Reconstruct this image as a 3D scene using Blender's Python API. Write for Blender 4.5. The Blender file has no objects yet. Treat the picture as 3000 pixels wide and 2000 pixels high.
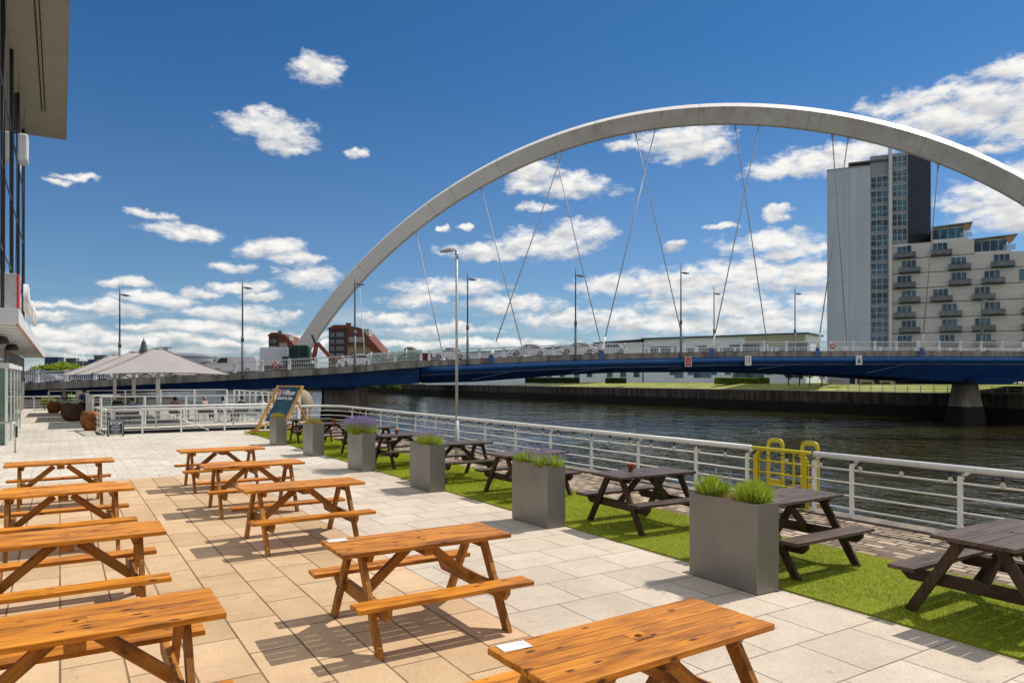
import bpy, bmesh, math, random
from mathutils import Vector, Matrix
import numpy as np
R = math.radians
rnd = random.Random(7)
sc = bpy.context.scene
COL = sc.collection

# ------------------------------------------------------------------ camera
H_EYE = 2.2
FPX = 2119.0
cam = bpy.data.cameras.new('camera'); cam_o = bpy.data.objects.new('camera', cam); COL.objects.link(cam_o)
cam.sensor_width = 36; cam.lens = 36 * FPX / 3000; cam.shift_y = 106.6 / 3000
cam.clip_start = 0.1; cam.clip_end = 6000
cam_o.location = (0, 0, H_EYE); cam_o.rotation_euler = (R(90), 0, 0)
sc.camera = cam_o

# ------------------------------------------------------------------ light
SUN_AZ = 59.0      # degrees clockwise from +Y
SUN_EL = 54.0
sun = bpy.data.lights.new('sun', 'SUN'); sun.energy = 4.35; sun.angle = R(0.5); sun.color = (1.0, 0.94, 0.85)
sun_o = bpy.data.objects.new('sun', sun); COL.objects.link(sun_o)
sd = Vector((math.sin(R(SUN_AZ)) * math.cos(R(SUN_EL)), math.cos(R(SUN_AZ)) * math.cos(R(SUN_EL)), math.sin(R(SUN_EL))))
sun_o.rotation_euler = sd.to_track_quat('Z', 'Y').to_euler()
sc.view_settings.view_transform = 'Standard'; sc.view_settings.look = 'None'
sc.view_settings.exposure = 0.0; sc.view_settings.gamma = 1
sc.render.resolution_x = 1024; sc.render.resolution_y = 682


class NT:
    """tiny node helper"""
    def __init__(s, tree): s.t = tree; s.N = tree.nodes; s.L = tree.links
    def n(s, typ, **kw):
        x = s.N.new(typ)
        for k, v in kw.items(): setattr(x, k, v)
        return x
    def l(s, a, b): s.L.new(a, b)
    def m(s, op, a, b=None, c=None, clamp=False):
        x = s.n('ShaderNodeMath', operation=op, use_clamp=clamp)
        for i, v in enumerate((a, b, c)):
            if v is None: continue
            if isinstance(v, (int, float)): x.inputs[i].default_value = v
            else: s.l(v, x.inputs[i])
        return x.outputs[0]
    def v(s, op, a, b=None, c=None, out=0):
        x = s.n('ShaderNodeVectorMath', operation=op)
        for i, v in enumerate((a, b, c)):
            if v is None: continue
            if isinstance(v, (tuple, list)): x.inputs[i].default_value = v
            else: s.l(v, x.inputs[i])
        return x.outputs[out]
    def noise(s, vec, scale, detail=4, rough=.5, dist=0, out=0):
        x = s.n('ShaderNodeTexNoise'); x.inputs['Scale'].default_value = scale
        x.inputs['Detail'].default_value = detail; x.inputs['Roughness'].default_value = rough
        x.inputs['Distortion'].default_value = dist
        if vec is not None: s.l(vec, x.inputs['Vector'])
        return x.outputs[out]
    def mapr(s, val, a, b, c=0, d=1, smooth=False):
        x = s.n('ShaderNodeMapRange')
        if smooth: x.interpolation_type = 'SMOOTHSTEP'
        s.l(val, x.inputs[0])
        for i, q in zip((1, 2, 3, 4), (a, b, c, d)): x.inputs[i].default_value = q
        return x.outputs[0]
    def mix(s, fac, a, b):
        x = s.n('ShaderNodeMix', data_type='RGBA')
        if isinstance(fac, (int, float)): x.inputs[0].default_value = fac
        else: s.l(fac, x.inputs[0])
        for i, q in ((6, a), (7, b)):
            if isinstance(q, (tuple, list)): x.inputs[i].default_value = (*q[:3], 1)
            else: s.l(q, x.inputs[i])
        return x.outputs[2]
    def mixmul(s, fac, a, b):
        x = s.n('ShaderNodeMix', data_type='RGBA', blend_type='MULTIPLY')
        if isinstance(fac, (int, float)): x.inputs[0].default_value = fac
        else: s.l(fac, x.inputs[0])
        for i, q in ((6, a), (7, b)):
            if isinstance(q, (tuple, list)): x.inputs[i].default_value = (*q[:3], 1)
            else: s.l(q, x.inputs[i])
        return x.outputs[2]


# ------------------------------------------------------------------ world: sky with clouds
world = bpy.data.worlds.new('World'); sc.world = world; world.use_nodes = True
W = NT(world.node_tree); W.N.clear()
sky = W.n('ShaderNodeTexSky', sky_type='NISHITA')
sky.sun_disc = False; sky.sun_elevation = R(SUN_EL); sky.sun_rotation = R(SUN_AZ)
sky.altitude = 0; sky.air_density = 1.0; sky.dust_density = 0.3; sky.ozone_density = 3.0
tc = W.n('ShaderNodeTexCoord')
sp = W.n('ShaderNodeSeparateXYZ'); W.l(tc.outputs['Generated'], sp.inputs[0])
az = W.m('ARCTAN2', sp.outputs[0], sp.outputs[1])
el = W.m('ARCSINE', sp.outputs[2])
cb = W.n('ShaderNodeCombineXYZ'); W.l(az, cb.inputs[0]); W.l(el, cb.inputs[1])
P0 = cb.outputs[0]
# cumulus: centre (azimuth, elevation) and half sizes in degrees, read off the sky of the photograph
def sky_pt(px, py): # 2352-wide reading -> az, el
    u = px / .784; v = py / .784; a = math.atan((u - 1500) / FPX)
    return a, math.atan((1106.6 - v) / FPX * math.cos(a))
BL = [(733,160,62,34),(620,296,100,36),(650,330,70,22),(175,398,34,10),(135,408,22,7),(815,347,34,13),(337,497,44,11),(415,532,78,22),
 (640,572,85,26),(690,596,65,18),(705,640,75,30),(300,650,48,14),(365,683,78,19),(280,706,65,18),(540,608,55,14),(470,668,50,13),
 (1225,395,80,34),(1320,425,125,32),(1200,430,60,22),(1110,580,125,26),(1250,560,150,38),(1330,530,90,34),(1230,475,50,14),
 (1560,318,115,36),(1600,345,100,30),(1450,325,60,12),(1790,395,75,26),(1870,378,115,34),(1950,345,80,22),(1770,560,110,34),(1830,585,95,22),
 (1562,562,28,17),(1655,522,32,9),(1790,488,34,14),(1780,500,30,18),(1068,520,22,9),(1018,522,18,8),
 (2110,232,100,26),(2210,270,140,42),(2300,230,90,45),(2360,270,60,50),(2345,160,60,30),(2290,440,80,38),(2350,490,90,42),(2230,470,40,18),(2250,345,55,12),(2370,380,50,24),
 (1560,650,150,44),(1700,640,140,46),(1850,640,130,40),(1640,700,200,36),(1400,660,110,28),(1030,665,150,26),(1180,700,150,24),(960,690,90,22),
 (1330,730,180,22),(1540,745,200,26),(1780,740,180,30),(1950,690,120,50),(900,730,110,18),(1020,755,150,16),(650,715,30,14),(540,718,120,24),(480,752,150,22),
 (620,765,130,18),(200,702,50,12),(120,702,45,9),(105,725,50,11),(160,765,120,20),(330,775,140,18),(60,770,80,14),(310,745,36,7),(560,655,70,16),(600,680,50,12),(150,790,140,14),(560,790,200,16),(850,790,260,14),(1150,785,260,14),]
warp = W.v('SUBTRACT', W.noise(P0, 9.0, 3, .5, 0, 1), (.5, .5, .5))
warp = W.v('MULTIPLY', warp, (.05, .032, 0))
warp2 = W.v('MULTIPLY', W.v('SUBTRACT', W.noise(P0, 42.0, 3, .6, 0, 1), (.5, .5, .5)), (.026, .018, 0))
PW = W.v('ADD', W.v('ADD', P0, warp), warp2)
rmin = None; rsec = None
for (px, py, rx, ry) in BL:
    a0, e0 = sky_pt(px, py)
    sx = FPX * .784 / rx / (1 + math.tan(a0) ** 2); sy = FPX * .784 / ry
    if abs(a0) > R(50): sx = FPX * .784 / rx * .4
    q = W.v('MULTIPLY_ADD', PW, (sx, sy, 0), (-a0 * sx, -e0 * sy, 0))
    d = W.v('DOT_PRODUCT', q, q, out=1)
    q2 = W.v('ADD', q, (0, .5, 0)); d2 = W.v('DOT_PRODUCT', q2, q2, out=1)
    rmin = d if rmin is None else W.m('MINIMUM', rmin, d)
    rsec = d2 if rsec is None else W.m('MINIMUM', rsec, d2)
stretch = W.v('MULTIPLY', P0, (1, 2.2, 1))
n_s = W.noise(stretch, 34.0, 7, .64)
dens = W.m('SUBTRACT', 1.0, rmin)
dens = W.m('MULTIPLY_ADD', W.m('SUBTRACT', n_s, .5), 2.6, dens)
cover = W.mapr(dens, -.05, 1.05, 0, 1, True)
# thin broken layer low over the horizon
n_h = W.noise(W.v('MULTIPLY', P0, (5, 26, 1)), 1.6, 5, .55, .3)
low = W.mapr(el, .004, .13, 1, 0, True)
lay = W.m('MULTIPLY', W.mapr(n_h, .46, .62, 0, .7, True), low)
# unseen bright cloud added over the remaining dome as fill light
rest = W.m('MULTIPLY', W.mapr(W.noise(tc.outputs['Generated'], 3.2, 5, .6), .43, .56, 0, .95, True), W.m('MAXIMUM', W.mapr(sp.outputs[1], .35, .1, 0, 1, True), W.mapr(el, .62, .85, 0, 1, True)))
mask = W.m('MAXIMUM', cover, lay)
# relief of the clouds: difference of the same noise a little way towards the sun
P_s = W.v('ADD', P0, (.010, .016, 0))
n_up = W.noise(W.v('MULTIPLY', P_s, (1, 2.2, 1)), 30.0, 4, .5)
n_lo = W.noise(stretch, 30.0, 4, .5)
shade = W.m('MULTIPLY_ADD', W.m('SUBTRACT', n_lo, n_up), 1.5, W.mapr(W.m('SUBTRACT', rsec, rmin), -.40, .60, .42, 1.0))
big = W.noise(W.v('MULTIPLY', P0, (1, 1.8, 1)), 11.0, 3, .5)
shade = W.m('ADD', shade, W.mapr(big, .3, .7, -.16, .2), clamp=True)
ccol = W.mix(shade, (4.4, 4.7, 5.2), (9.6, 9.4, 9.0))
skyc = W.mixmul(1.0, sky.outputs[0], (.56, .78, .97))
skyc = W.mixmul(1.0, skyc, W.mix(W.mapr(el, .0, .20, 0, 1, True), (1.0, .92, .94), (.87, .88, .91)))
skyc = W.mixmul(1.0, skyc, W.mix(W.mapr(el, .14, .46, 0, 1, True), (1, 1, 1), (.52, .86, .96)))
colr = W.mix(rest, W.mix(mask, skyc, ccol), (10.4, 10.0, 9.4))
bg = W.n('ShaderNodeBackground'); bg.inputs['Strength'].default_value = 0.1
W.l(colr, bg.inputs[0])
wo = W.n('ShaderNodeOutputWorld'); W.l(bg.outputs[0], wo.inputs[0])

# ------------------------------------------------------------------ frames: b runs across the quay towards the river, a runs along it away from the camera
TH = R(32.0)
EB = Vector((math.cos(TH), math.sin(TH), 0)); EA = Vector((-math.sin(TH), math.cos(TH), 0))
def AB(a, b, z=0.0): v = EA * a + EB * b; v.z = z; return v
def ray(u, v, y):   # a sight-line reading of the photograph turned into a world position at depth y
    return Vector(((u - 1500) / FPX * y, y, H_EYE - (v - 1106.6) / FPX * y))

def tag(o, label=None, cat=None, group=None, kind=None):
    if label: o['label'] = label
    if cat: o['category'] = cat
    if group: o['group'] = group
    if kind: o['kind'] = kind
    return o
def empty(name, loc=(0, 0, 0), rz=0.0, label=None, cat=None, group=None):
    o = bpy.data.objects.new(name, None); COL.objects.link(o); o.location = loc; o.rotation_euler = (0, 0, rz)
    o.empty_display_size = .2
    return tag(o, label, cat, group)
def kids(o): return [c for c in bpy.data.objects if c.parent == o]
def tree_of(o):
    return (o, [tree_of(c) for c in kids(o)])
def copy_tree(tr, parent=None):
    o, ch = tr
    c = o.copy(); COL.objects.link(c)
    if parent is not None: c.parent = parent
    for t in ch: copy_tree(t, c)
    return c

# ------------------------------------------------------------------ materials
MATS = {}
def mat(name, col, rough=.6, col2=None, scale=6.0, bump=0.0, bscale=None, metal=0.0, detail=5, stretch=None, coord='Object', rand=0.0, spec=.5, lo=.35, hi=.65, alpha=1.0, trans=0.0, ior=1.45, coat=0.0):
    if name in MATS: return MATS[name]
    m = bpy.data.materials.new(name); m.use_nodes = True; T = NT(m.node_tree)
    b = T.N['Principled BSDF']; b.inputs['Roughness'].default_value = rough; b.inputs['Metallic'].default_value = metal
    b.inputs['Specular IOR Level'].default_value = spec; b.inputs['IOR'].default_value = ior
    b.inputs['Transmission Weight'].default_value = trans; b.inputs['Coat Weight'].default_value = coat
    tcx = T.n('ShaderNodeTexCoord'); vec = tcx.outputs[coord]
    if stretch: vec = T.v('MULTIPLY', vec, stretch)
    if rand:
        oi = T.n('ShaderNodeObjectInfo')
        cbx = T.n('ShaderNodeCombineXYZ'); T.l(T.m('MULTIPLY', oi.outputs['Random'], 37.0), cbx.inputs[0]); T.l(T.m('MULTIPLY', oi.outputs['Random'], 91.0), cbx.inputs[1])
        vec = T.v('ADD', vec, cbx.outputs[0])
    c2 = col2 if col2 else tuple(x * .8 for x in col)
    nz = T.noise(vec, scale, detail, .6)
    c = T.mix(T.mapr(nz, lo, hi), c2, col)
    if rand:
        c = T.mixmul(1.0, c, T.mix(oi.outputs['Random'], (1 - rand,) * 3, (1 + rand * .4,) * 3))
    T.l(c, b.inputs['Base Color'])
    T.l(T.mapr(nz, .3, .7, min(1, rough * 1.12), rough * .88), b.inputs['Roughness'])
    if bump:
        bn = T.n('ShaderNodeBump'); bn.inputs['Strength'].default_value = 1; bn.inputs['Distance'].default_value = bump
        T.l(T.noise(vec, bscale or scale * 4, 4, .6), bn.inputs['Height']); T.l(bn.outputs[0], b.inputs['Normal'])
    MATS[name] = m
    return m

def wood(name, c_dark, c_mid, c_light, rough, knots=.6, coat=0.0):
    m = bpy.data.materials.new(name); m.use_nodes = True; T = NT(m.node_tree)
    b = T.N['Principled BSDF']; b.inputs['Specular IOR Level'].default_value = .22
    tcx = T.n('ShaderNodeTexCoord'); oi = T.n('ShaderNodeObjectInfo')
    at = T.n('ShaderNodeAttribute', attribute_name='pl')       # a number per plank, x = along-grain shift
    uv = T.n('ShaderNodeAttribute', attribute_name='gr')       # position in the plank's own frame
    sh = T.m('ADD', T.m('MULTIPLY', at.outputs['Fac'], 13.7), T.m('MULTIPLY', oi.outputs['Random'], 57.0))
    cbx = T.n('ShaderNodeCombineXYZ'); T.l(sh, cbx.inputs[0]); T.l(sh, cbx.inputs[2])
    vec = T.v('ADD', uv.outputs['Vector'], cbx.outputs[0])
    v1 = T.v('MULTIPLY', vec, (1.2, 22, 22))
    wv = T.noise(v1, 2.0, 6, .65, .8)
    v2 = T.v('MULTIPLY', vec, (2.2, 9, 9))
    blot = T.noise(v2, 1.0, 3, .5)
    c = T.mix(T.mapr(wv, .34, .62), c_mid, c_light)
    c = T.mix(T.mapr(blot, .50, .68, 0, .7), c, c_dark)
    # knots: stretched voronoi cells
    vo = T.n('ShaderNodeTexVoronoi'); vo.inputs['Scale'].default_value = 1.0
    T.l(T.v('MULTIPLY', vec, (4.4, 11, 11)), vo.inputs['Vector'])
    k = T.mapr(vo.outputs['Distance'], .09, .2, knots, 0, True)
    c = T.mix(k, c, tuple(x * .28 for x in c_dark))
    tone = T.m('FRACT', T.m('MULTIPLY', T.m('ADD', at.outputs['Fac'], oi.outputs['Random']), 7.31))
    wear = T.noise(T.v('MULTIPLY', vec, (.9, 3, 3)), 1.0, 4, .6)
    c = T.mixmul(1.0, c, T.mix(tone, (.78, .75, .70), (1.16, 1.15, 1.12)))
    c = T.mixmul(1.0, c, T.mix(oi.outputs['Random'], (.84, .81, .80), (1.05, 1.05, 1.05)))
    c = T.mixmul(T.mapr(wear, .44, .68, 0, .7), c, (.68, .62, .56))
    T.l(c, b.inputs['Base Color'])
    T.l(T.mapr(wv, .3, .7, rough * 1.15, rough * .85), b.inputs['Roughness'])
    b.inputs['Coat Weight'].default_value = coat; b.inputs['Coat Roughness'].default_value = .25
    bn = T.n('ShaderNodeBump'); bn.inputs['Distance'].default_value = .0012; bn.inputs['Strength'].default_value = 1
    T.l(wv, bn.inputs['Height']); T.l(bn.outputs[0], b.inputs['Normal'])
    MATS[name] = m
    return m

def paving(name, c1, c2, cj, w, h, along_a, off=.5, joint=.012, speck=.5, rough=.8, warp=0):
    m = bpy.data.materials.new(name); m.use_nodes = True; T = NT(m.node_tree); b = T.N['Principled BSDF']
    tcx = T.n('ShaderNodeTexCoord'); sep = T.n('ShaderNodeSeparateXYZ'); T.l(tcx.outputs['Object'], sep.inputs[0])
    # object space of the ground sheets: x = b, y = a
    br = T.n('ShaderNodeTexBrick'); br.offset = off; br.offset_frequency = 2
    cbx = T.n('ShaderNodeCombineXYZ')
    T.l(sep.outputs[1 if along_a else 0], cbx.inputs[0]); T.l(sep.outputs[0 if along_a else 1], cbx.inputs[1])
    bv = cbx.outputs[0]
    if warp:
        wn = T.v('MULTIPLY', T.v('SUBTRACT', T.noise(tcx.outputs['Object'], 5.0, 2, .5, 0, 1), (.5, .5, .5)), (warp, warp, 0)); bv = T.v('ADD', bv, wn)
    T.l(bv, br.inputs['Vector'])
    br.inputs['Scale'].default_value = 1; br.inputs['Brick Width'].default_value = w; br.inputs['Row Height'].default_value = h
    br.inputs['Mortar Size'].default_value = joint / 2; br.inputs['Mortar Smooth'].default_value = .2; br.inputs['Bias'].default_value = 0
    br.inputs['Color1'].default_value = (0, 0, 0, 1); br.inputs['Color2'].default_value = (1, 1, 1, 1); br.inputs['Mortar'].default_value = (.5, .5, .5, 1)
    sc_ = T.n('ShaderNodeSeparateColor'); T.l(br.outputs['Color'], sc_.inputs[0])
    base = T.mix(sc_.outputs[0], c1, c2)
    agg = T.noise(tcx.outputs['Object'], 95, 3, .7)
    base = T.mixmul(speck, base, T.mix(T.mapr(agg, .3, .7), (.62, .60, .58), (1.25, 1.22, 1.2)))
    st = T.noise(tcx.outputs['Object'], .55, 6, .62)
    base = T.mixmul(1.0, base, T.mix(T.mapr(st, .35, .65), (.86, .85, .84), (1.04, 1.04, 1.04)))
    big = T.noise(tcx.outputs['Object'], 2.3, 5, .7); base = T.mixmul(1.0, base, T.mix(T.mapr(big, .36, .64), (.90, .895, .885), (1.03, 1.03, 1.03)))
    gum = T.n('ShaderNodeTexVoronoi'); gum.inputs['Scale'].default_value = 1.7; T.l(tcx.outputs['Object'], gum.inputs['Vector'])
    base = T.mixmul(T.mapr(gum.outputs['Distance'], .018, .034, .5, 0), base, (.45, .43, .40))
    sp1 = T.noise(tcx.outputs['Object'], 7.0, 3, .5)
    base = T.mixmul(T.mapr(sp1, .66, .72, 0, .45), base, (.55, .52, .5))
    # joints fade in and out as they fill with sand and dirt
    jn = T.noise(tcx.outputs['Object'], 1.7, 3, .5)
    jf = T.m('MULTIPLY', br.outputs['Fac'], T.mapr(jn, .38, .62, .75, 1))
    c = T.mix(jf, base, cj)
    T.l(c, b.inputs['Base Color']); b.inputs['Roughness'].default_value = rough; b.inputs['Specular IOR Level'].default_value = .3
    bn = T.n('ShaderNodeBump'); bn.inputs['Distance'].default_value = .006
    hgt = T.m('ADD', T.m('MULTIPLY', br.outputs['Fac'], -1.0), T.m('MULTIPLY', agg, .18))
    T.l(hgt, bn.inputs['Height']); T.l(bn.outputs[0], b.inputs['Normal'])
    MATS[name] = m
    return m

# ------------------------------------------------------------------ mesh builder
class MB:
    def __init__(s): s.v = []; s.f = []; s.sm = []; s.pl = []; s.gr = []; s.np = 0
    def add(s, vs, fs, smooth=False, gr=None, plank=None):
        o = len(s.v); s.v += [tuple(v) for v in vs]; s.f += [tuple(i + o for i in f) for f in fs]; s.sm += [smooth] * len(fs)
        p = s.np if plank is None else plank
        s.pl += [p * .137] * len(vs); s.gr += [tuple(g) for g in (gr if gr is not None else vs)]
        s.np += 1
        return s
    def obox(s, c, X, Y, Z, sx, sy, sz):   # oriented box; grain along X
        c = Vector(c); vs = []; gr = []
        for k in (-.5, .5):
            for j in (-.5, .5):
                for i in (-.5, .5):
                    vs.append(c + X * (i * sx) + Y * (j * sy) + Z * (k * sz)); gr.append((i * sx, j * sy, k * sz))
        return s.add(vs, [(0, 2, 3, 1), (4, 5, 7, 6), (0, 1, 5, 4), (2, 6, 7, 3), (0, 4, 6, 2), (1, 3, 7, 5)], gr=gr)
    def box(s, x0, x1, y0, y1, z0, z1):
        return s.obox(((x0 + x1) / 2, (y0 + y1) / 2, (z0 + z1) / 2), Vector((1, 0, 0)), Vector((0, 1, 0)), Vector((0, 0, 1)), x1 - x0, y1 - y0, z1 - z0)
    def bar(s, p0, p1, w, h, up=(0, 0, 1)):
        p0 = Vector(p0); p1 = Vector(p1); d = p1 - p0; L = d.length; X = d / L; U = Vector(up)
        Y = U.cross(X)
        if Y.length < 1e-4: Y = Vector((0, 1, 0)).cross(X)
        Y.normalize(); Z = X.cross(Y)
        return s.obox((p0 + p1) / 2, X, Y, Z, L, w, h)
    def tube(s, pts, r, n=8, closed=False, caps=True, smooth=True):
        pts = [Vector(p) for p in pts]; m = len(pts); rs = r if isinstance(r, (list, tuple)) else [r] * m
        vs = []; prev = None
        for i, p in enumerate(pts):
            a = pts[i - 1] if (i or closed) else p; b = pts[(i + 1) % m] if (i < m - 1 or closed) else p
            t = (b - a)
            t = t.normalized() if t.length > 1e-9 else Vector((0, 0, 1))
            if prev is None:
                u = Vector((0, 0, 1)) if abs(t.z) < .9 else Vector((1, 0, 0)); u = (u - t * u.dot(t)).normalized()
            else: u = (prev - t * prev.dot(t)).normalized()
            prev = u; w = t.cross(u)
            for k in range(n):
                an = 2 * math.pi * k / n; vs.append(p + (u * math.cos(an) + w * math.sin(an)) * rs[i])
        fs = []
        for i in range(m if closed else m - 1):
            j = (i + 1) % m
            for k in range(n): fs.append((i * n + k, i * n + (k + 1) % n, j * n + (k + 1) % n, j * n + k))
        if caps and not closed: fs.append(tuple(range(n - 1, -1, -1))); fs.append(tuple((m - 1) * n + k for k in range(n)))
        return s.add(vs, fs, smooth)
    def lathe(s, prof, n=16, c=(0, 0, 0), sx=1, sy=1, smooth=True):
        vs = []; c = Vector(c)
        for r, z in prof:
            for k in range(n):
                a = 2 * math.pi * k / n; vs.append(c + Vector((r * sx * math.cos(a), r * sy * math.sin(a), z)))
        fs = [(i * n + k, i * n + (k + 1) % n, (i + 1) * n + (k + 1) % n, (i + 1) * n + k) for i in range(len(prof) - 1) for k in range(n)]
        if prof[0][0] > 1e-4: fs.append(tuple(range(n - 1, -1, -1)))
        if prof[-1][0] > 1e-4: fs.append(tuple((len(prof) - 1) * n + k for k in range(n)))
        return s.add(vs, fs, smooth)
    def prism(s, poly, z0, z1, smooth=False):     # poly in xy (ccw)
        n = len(poly); vs = [(x, y, z0) for x, y in poly] + [(x, y, z1) for x, y in poly]
        fs = [tuple(range(n - 1, -1, -1)), tuple(range(n, 2 * n))] + [(i, (i + 1) % n, n + (i + 1) % n, n + i) for i in range(n)]
        return s.add(vs, fs, smooth)
    def extr(s, pts, d):      # planar loop of 3d points swept by vector d
        pts = [Vector(p) for p in pts]; d = Vector(d); n = len(pts)
        vs = pts + [p + d for p in pts]
        fs = [tuple(range(n - 1, -1, -1)), tuple(range(n, 2 * n))] + [(i, (i + 1) % n, n + (i + 1) % n, n + i) for i in range(n)]
        return s.add(vs, fs)
    def loft(s, rings, caps=True, smooth=False, closed_ring=True):
        n = len(rings[0]); vs = [p for r in rings for p in r]; fs = []
        for i in range(len(rings) - 1):
            for k in range(n if closed_ring else n - 1): fs.append((i * n + k, i * n + (k + 1) % n, (i + 1) * n + (k + 1) % n, (i + 1) * n + k))
        if caps: fs.append(tuple(range(n - 1, -1, -1))); fs.append(tuple((len(rings) - 1) * n + k for k in range(n)))
        return s.add(vs, fs, smooth)
    def build(s, name, m, parent=None, bevel=0, recalc=True, loc=None, rz=None):
        me = bpy.data.meshes.new(name); me.from_pydata([tuple(v) for v in s.v], [], s.f)
        a = me.attributes.new('pl', 'FLOAT', 'POINT'); a.data.foreach_set('value', s.pl)
        g = me.attributes.new('gr', 'FLOAT_VECTOR', 'POINT'); g.data.foreach_set('vector', [c for v in s.gr for c in v])
        if recalc:
            bm = bmesh.new(); bm.from_mesh(me); bmesh.ops.recalc_face_normals(bm, faces=bm.faces); bm.to_mesh(me); bm.free()
        me.polygons.foreach_set('use_smooth', s.sm)
        me.materials.append(m); me.update()
        o = bpy.data.objects.new(name, me); COL.objects.link(o)
        if parent is not None: o.parent = parent
        if loc is not None: o.location = loc
        if rz is not None: o.rotation_euler = (0, 0, rz)
        if bevel:
            bv = o.modifiers.new('bevel', 'BEVEL'); bv.width = bevel; bv.segments = 2; bv.limit_method = 'ANGLE'; bv.angle_limit = R(40)
        return o
def struct(o): o['kind'] = 'structure'; return o

def text_mesh(name, body, size, m, parent=None, depth=.004, loc=(0, 0, 0), rot=(0, 0, 0), align='CENTER', bold=0.0):
    cu = bpy.data.curves.new(name, 'FONT'); cu.body = body; cu.size = size; cu.extrude = depth; cu.align_x = align; cu.align_y = 'CENTER'; cu.offset = bold
    t = bpy.data.objects.new(name, cu); COL.objects.link(t)
    dg = bpy.context.evaluated_depsgraph_get(); me = bpy.data.meshes.new_from_object(t.evaluated_get(dg))
    bpy.data.objects.remove(t); bpy.data.curves.remove(cu)
    me.materials.clear(); me.materials.append(m)
    o = bpy.data.objects.new(name, me); COL.objects.link(o); o.location = loc; o.rotation_euler = rot
    if parent is not None: o.parent = parent
    return o

WHITE = mat('white_paint', (.84, .83, .80), .35, (.76, .74, .70), 3, lo=.3, hi=.6)
RAILW = mat('rail_white_paint', (.86, .84, .80), .38, (.68, .62, .54), 5.0, lo=.30, hi=.42)
STEEL = mat('galvanised_steel', (.50, .51, .52), .38, (.40, .41, .42), 4, metal=.6)
DARKM = mat('dark_metal', (.03, .032, .036), .45)
GLASSD = mat('dark_window_glass', (.02, .03, .035), .12, (.012, .018, .022), 1.5, spec=.4)
CONC = mat('weathered_concrete', (.34, .32, .28), .85, (.19, .17, .14), 2.2, .01, 14)
BLUE = mat('blue_girder_paint', (.012, .115, .36), .32, (.010, .085, .28), 1.2, spec=.6)

# ================================================================== GROUND AND WATER
TAN = paving('tan_slab_paving', (.52, .36, .205), (.65, .46, .28), (.14, .085, .045), .86, .427, True, .5, .017, .55)
GREY = paving('grey_slab_paving', (.56, .48, .385), (.66, .575, .475), (.15, .12, .09), .74, .64, False, .43, .013, .8)
FARP = paving('pale_far_paving', (.58, .53, .45), (.66, .61, .53), (.24, .21, .17), .55, .45, False, .5, .014, .5)
COBB = paving('granite_setts', (.17, .105, .065), (.56, .45, .33), (.035, .026, .02), .29, .15, True, .42, .034, .9, .75, .07)
def sheet(name, poly_ab, z, m, thick=0.0):
    """ground piece whose object space is x = b, y = a"""
    mb = MB(); pts = [(b, a) for a, b in poly_ab]
    if thick: mb.prism(pts, z - thick, z)
    else: mb.add([(x, y, z) for x, y in pts], [tuple(range(len(pts)))])
    o = mb.build(name, m, rz=TH); struct(o)
    if not thick:
        for p in o.data.polygons:
            if p.normal.z < 0: p.flip()
    return o
def rect(a0, a1, b0, b1): return [(a0, b0), (a0, b1), (a1, b1), (a1, b0)]
QZ = -3.6
STONE = mat('quay_wall_stone', (.055, .047, .04), .9, (.018, .017, .013), 1.3, .05, 3.5, coord='Object', stretch=(1, 1, 1.6), lo=.3, hi=.62)
EARTH = mat('bare_ground', (.20, .17, .12), .95, (.14, .12, .085), 1.0)
# near quay: solid block carrying the paving, a basin cut into it behind the first fence
sheet('quay', [(-25, -40), (-25, 10.72), (32.1, 10.72), (32.1, -40)], -.012, STONE, 6)
sheet('quay_terrace', [(35.4, -40), (35.4, 10.72), (620, 10.72), (620, -40)], -.012, STONE, 6)
sheet('quay_link', [(32.1, -40), (32.1, 1.45), (35.4, 1.45), (35.4, -40)], -.012, STONE, 6)
sheet('grey_paving', rect(-24, 18.2, -2.2, 8.6), -.008, GREY)
sheet('tan_paving', [(-24, -2.2), (-24, 3.42), (17.75, 3.42), (17.75, -2.2)], -.004, TAN)
sheet('pale_paving', rect(18.2, 32.1, -2.2, 8.6), -.008, FARP)
sheet('terrace_paving', rect(35.4, 62, 1.2, 10.6), -.004, FARP)
sheet('walkway_paving', rect(32.1, 62, -2.2, 1.2), -.008, FARP)
sheet('sett_paving', rect(-24, 32.1, 8.3, 10.35), -.002, COBB)
struct(sheet('edge_coping', rect(-24, 32.1, 10.35, 10.72), .03, mat('coping_stone', (.24, .20, .155), .85, (.12, .10, .08), 3, .01), .2))
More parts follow.
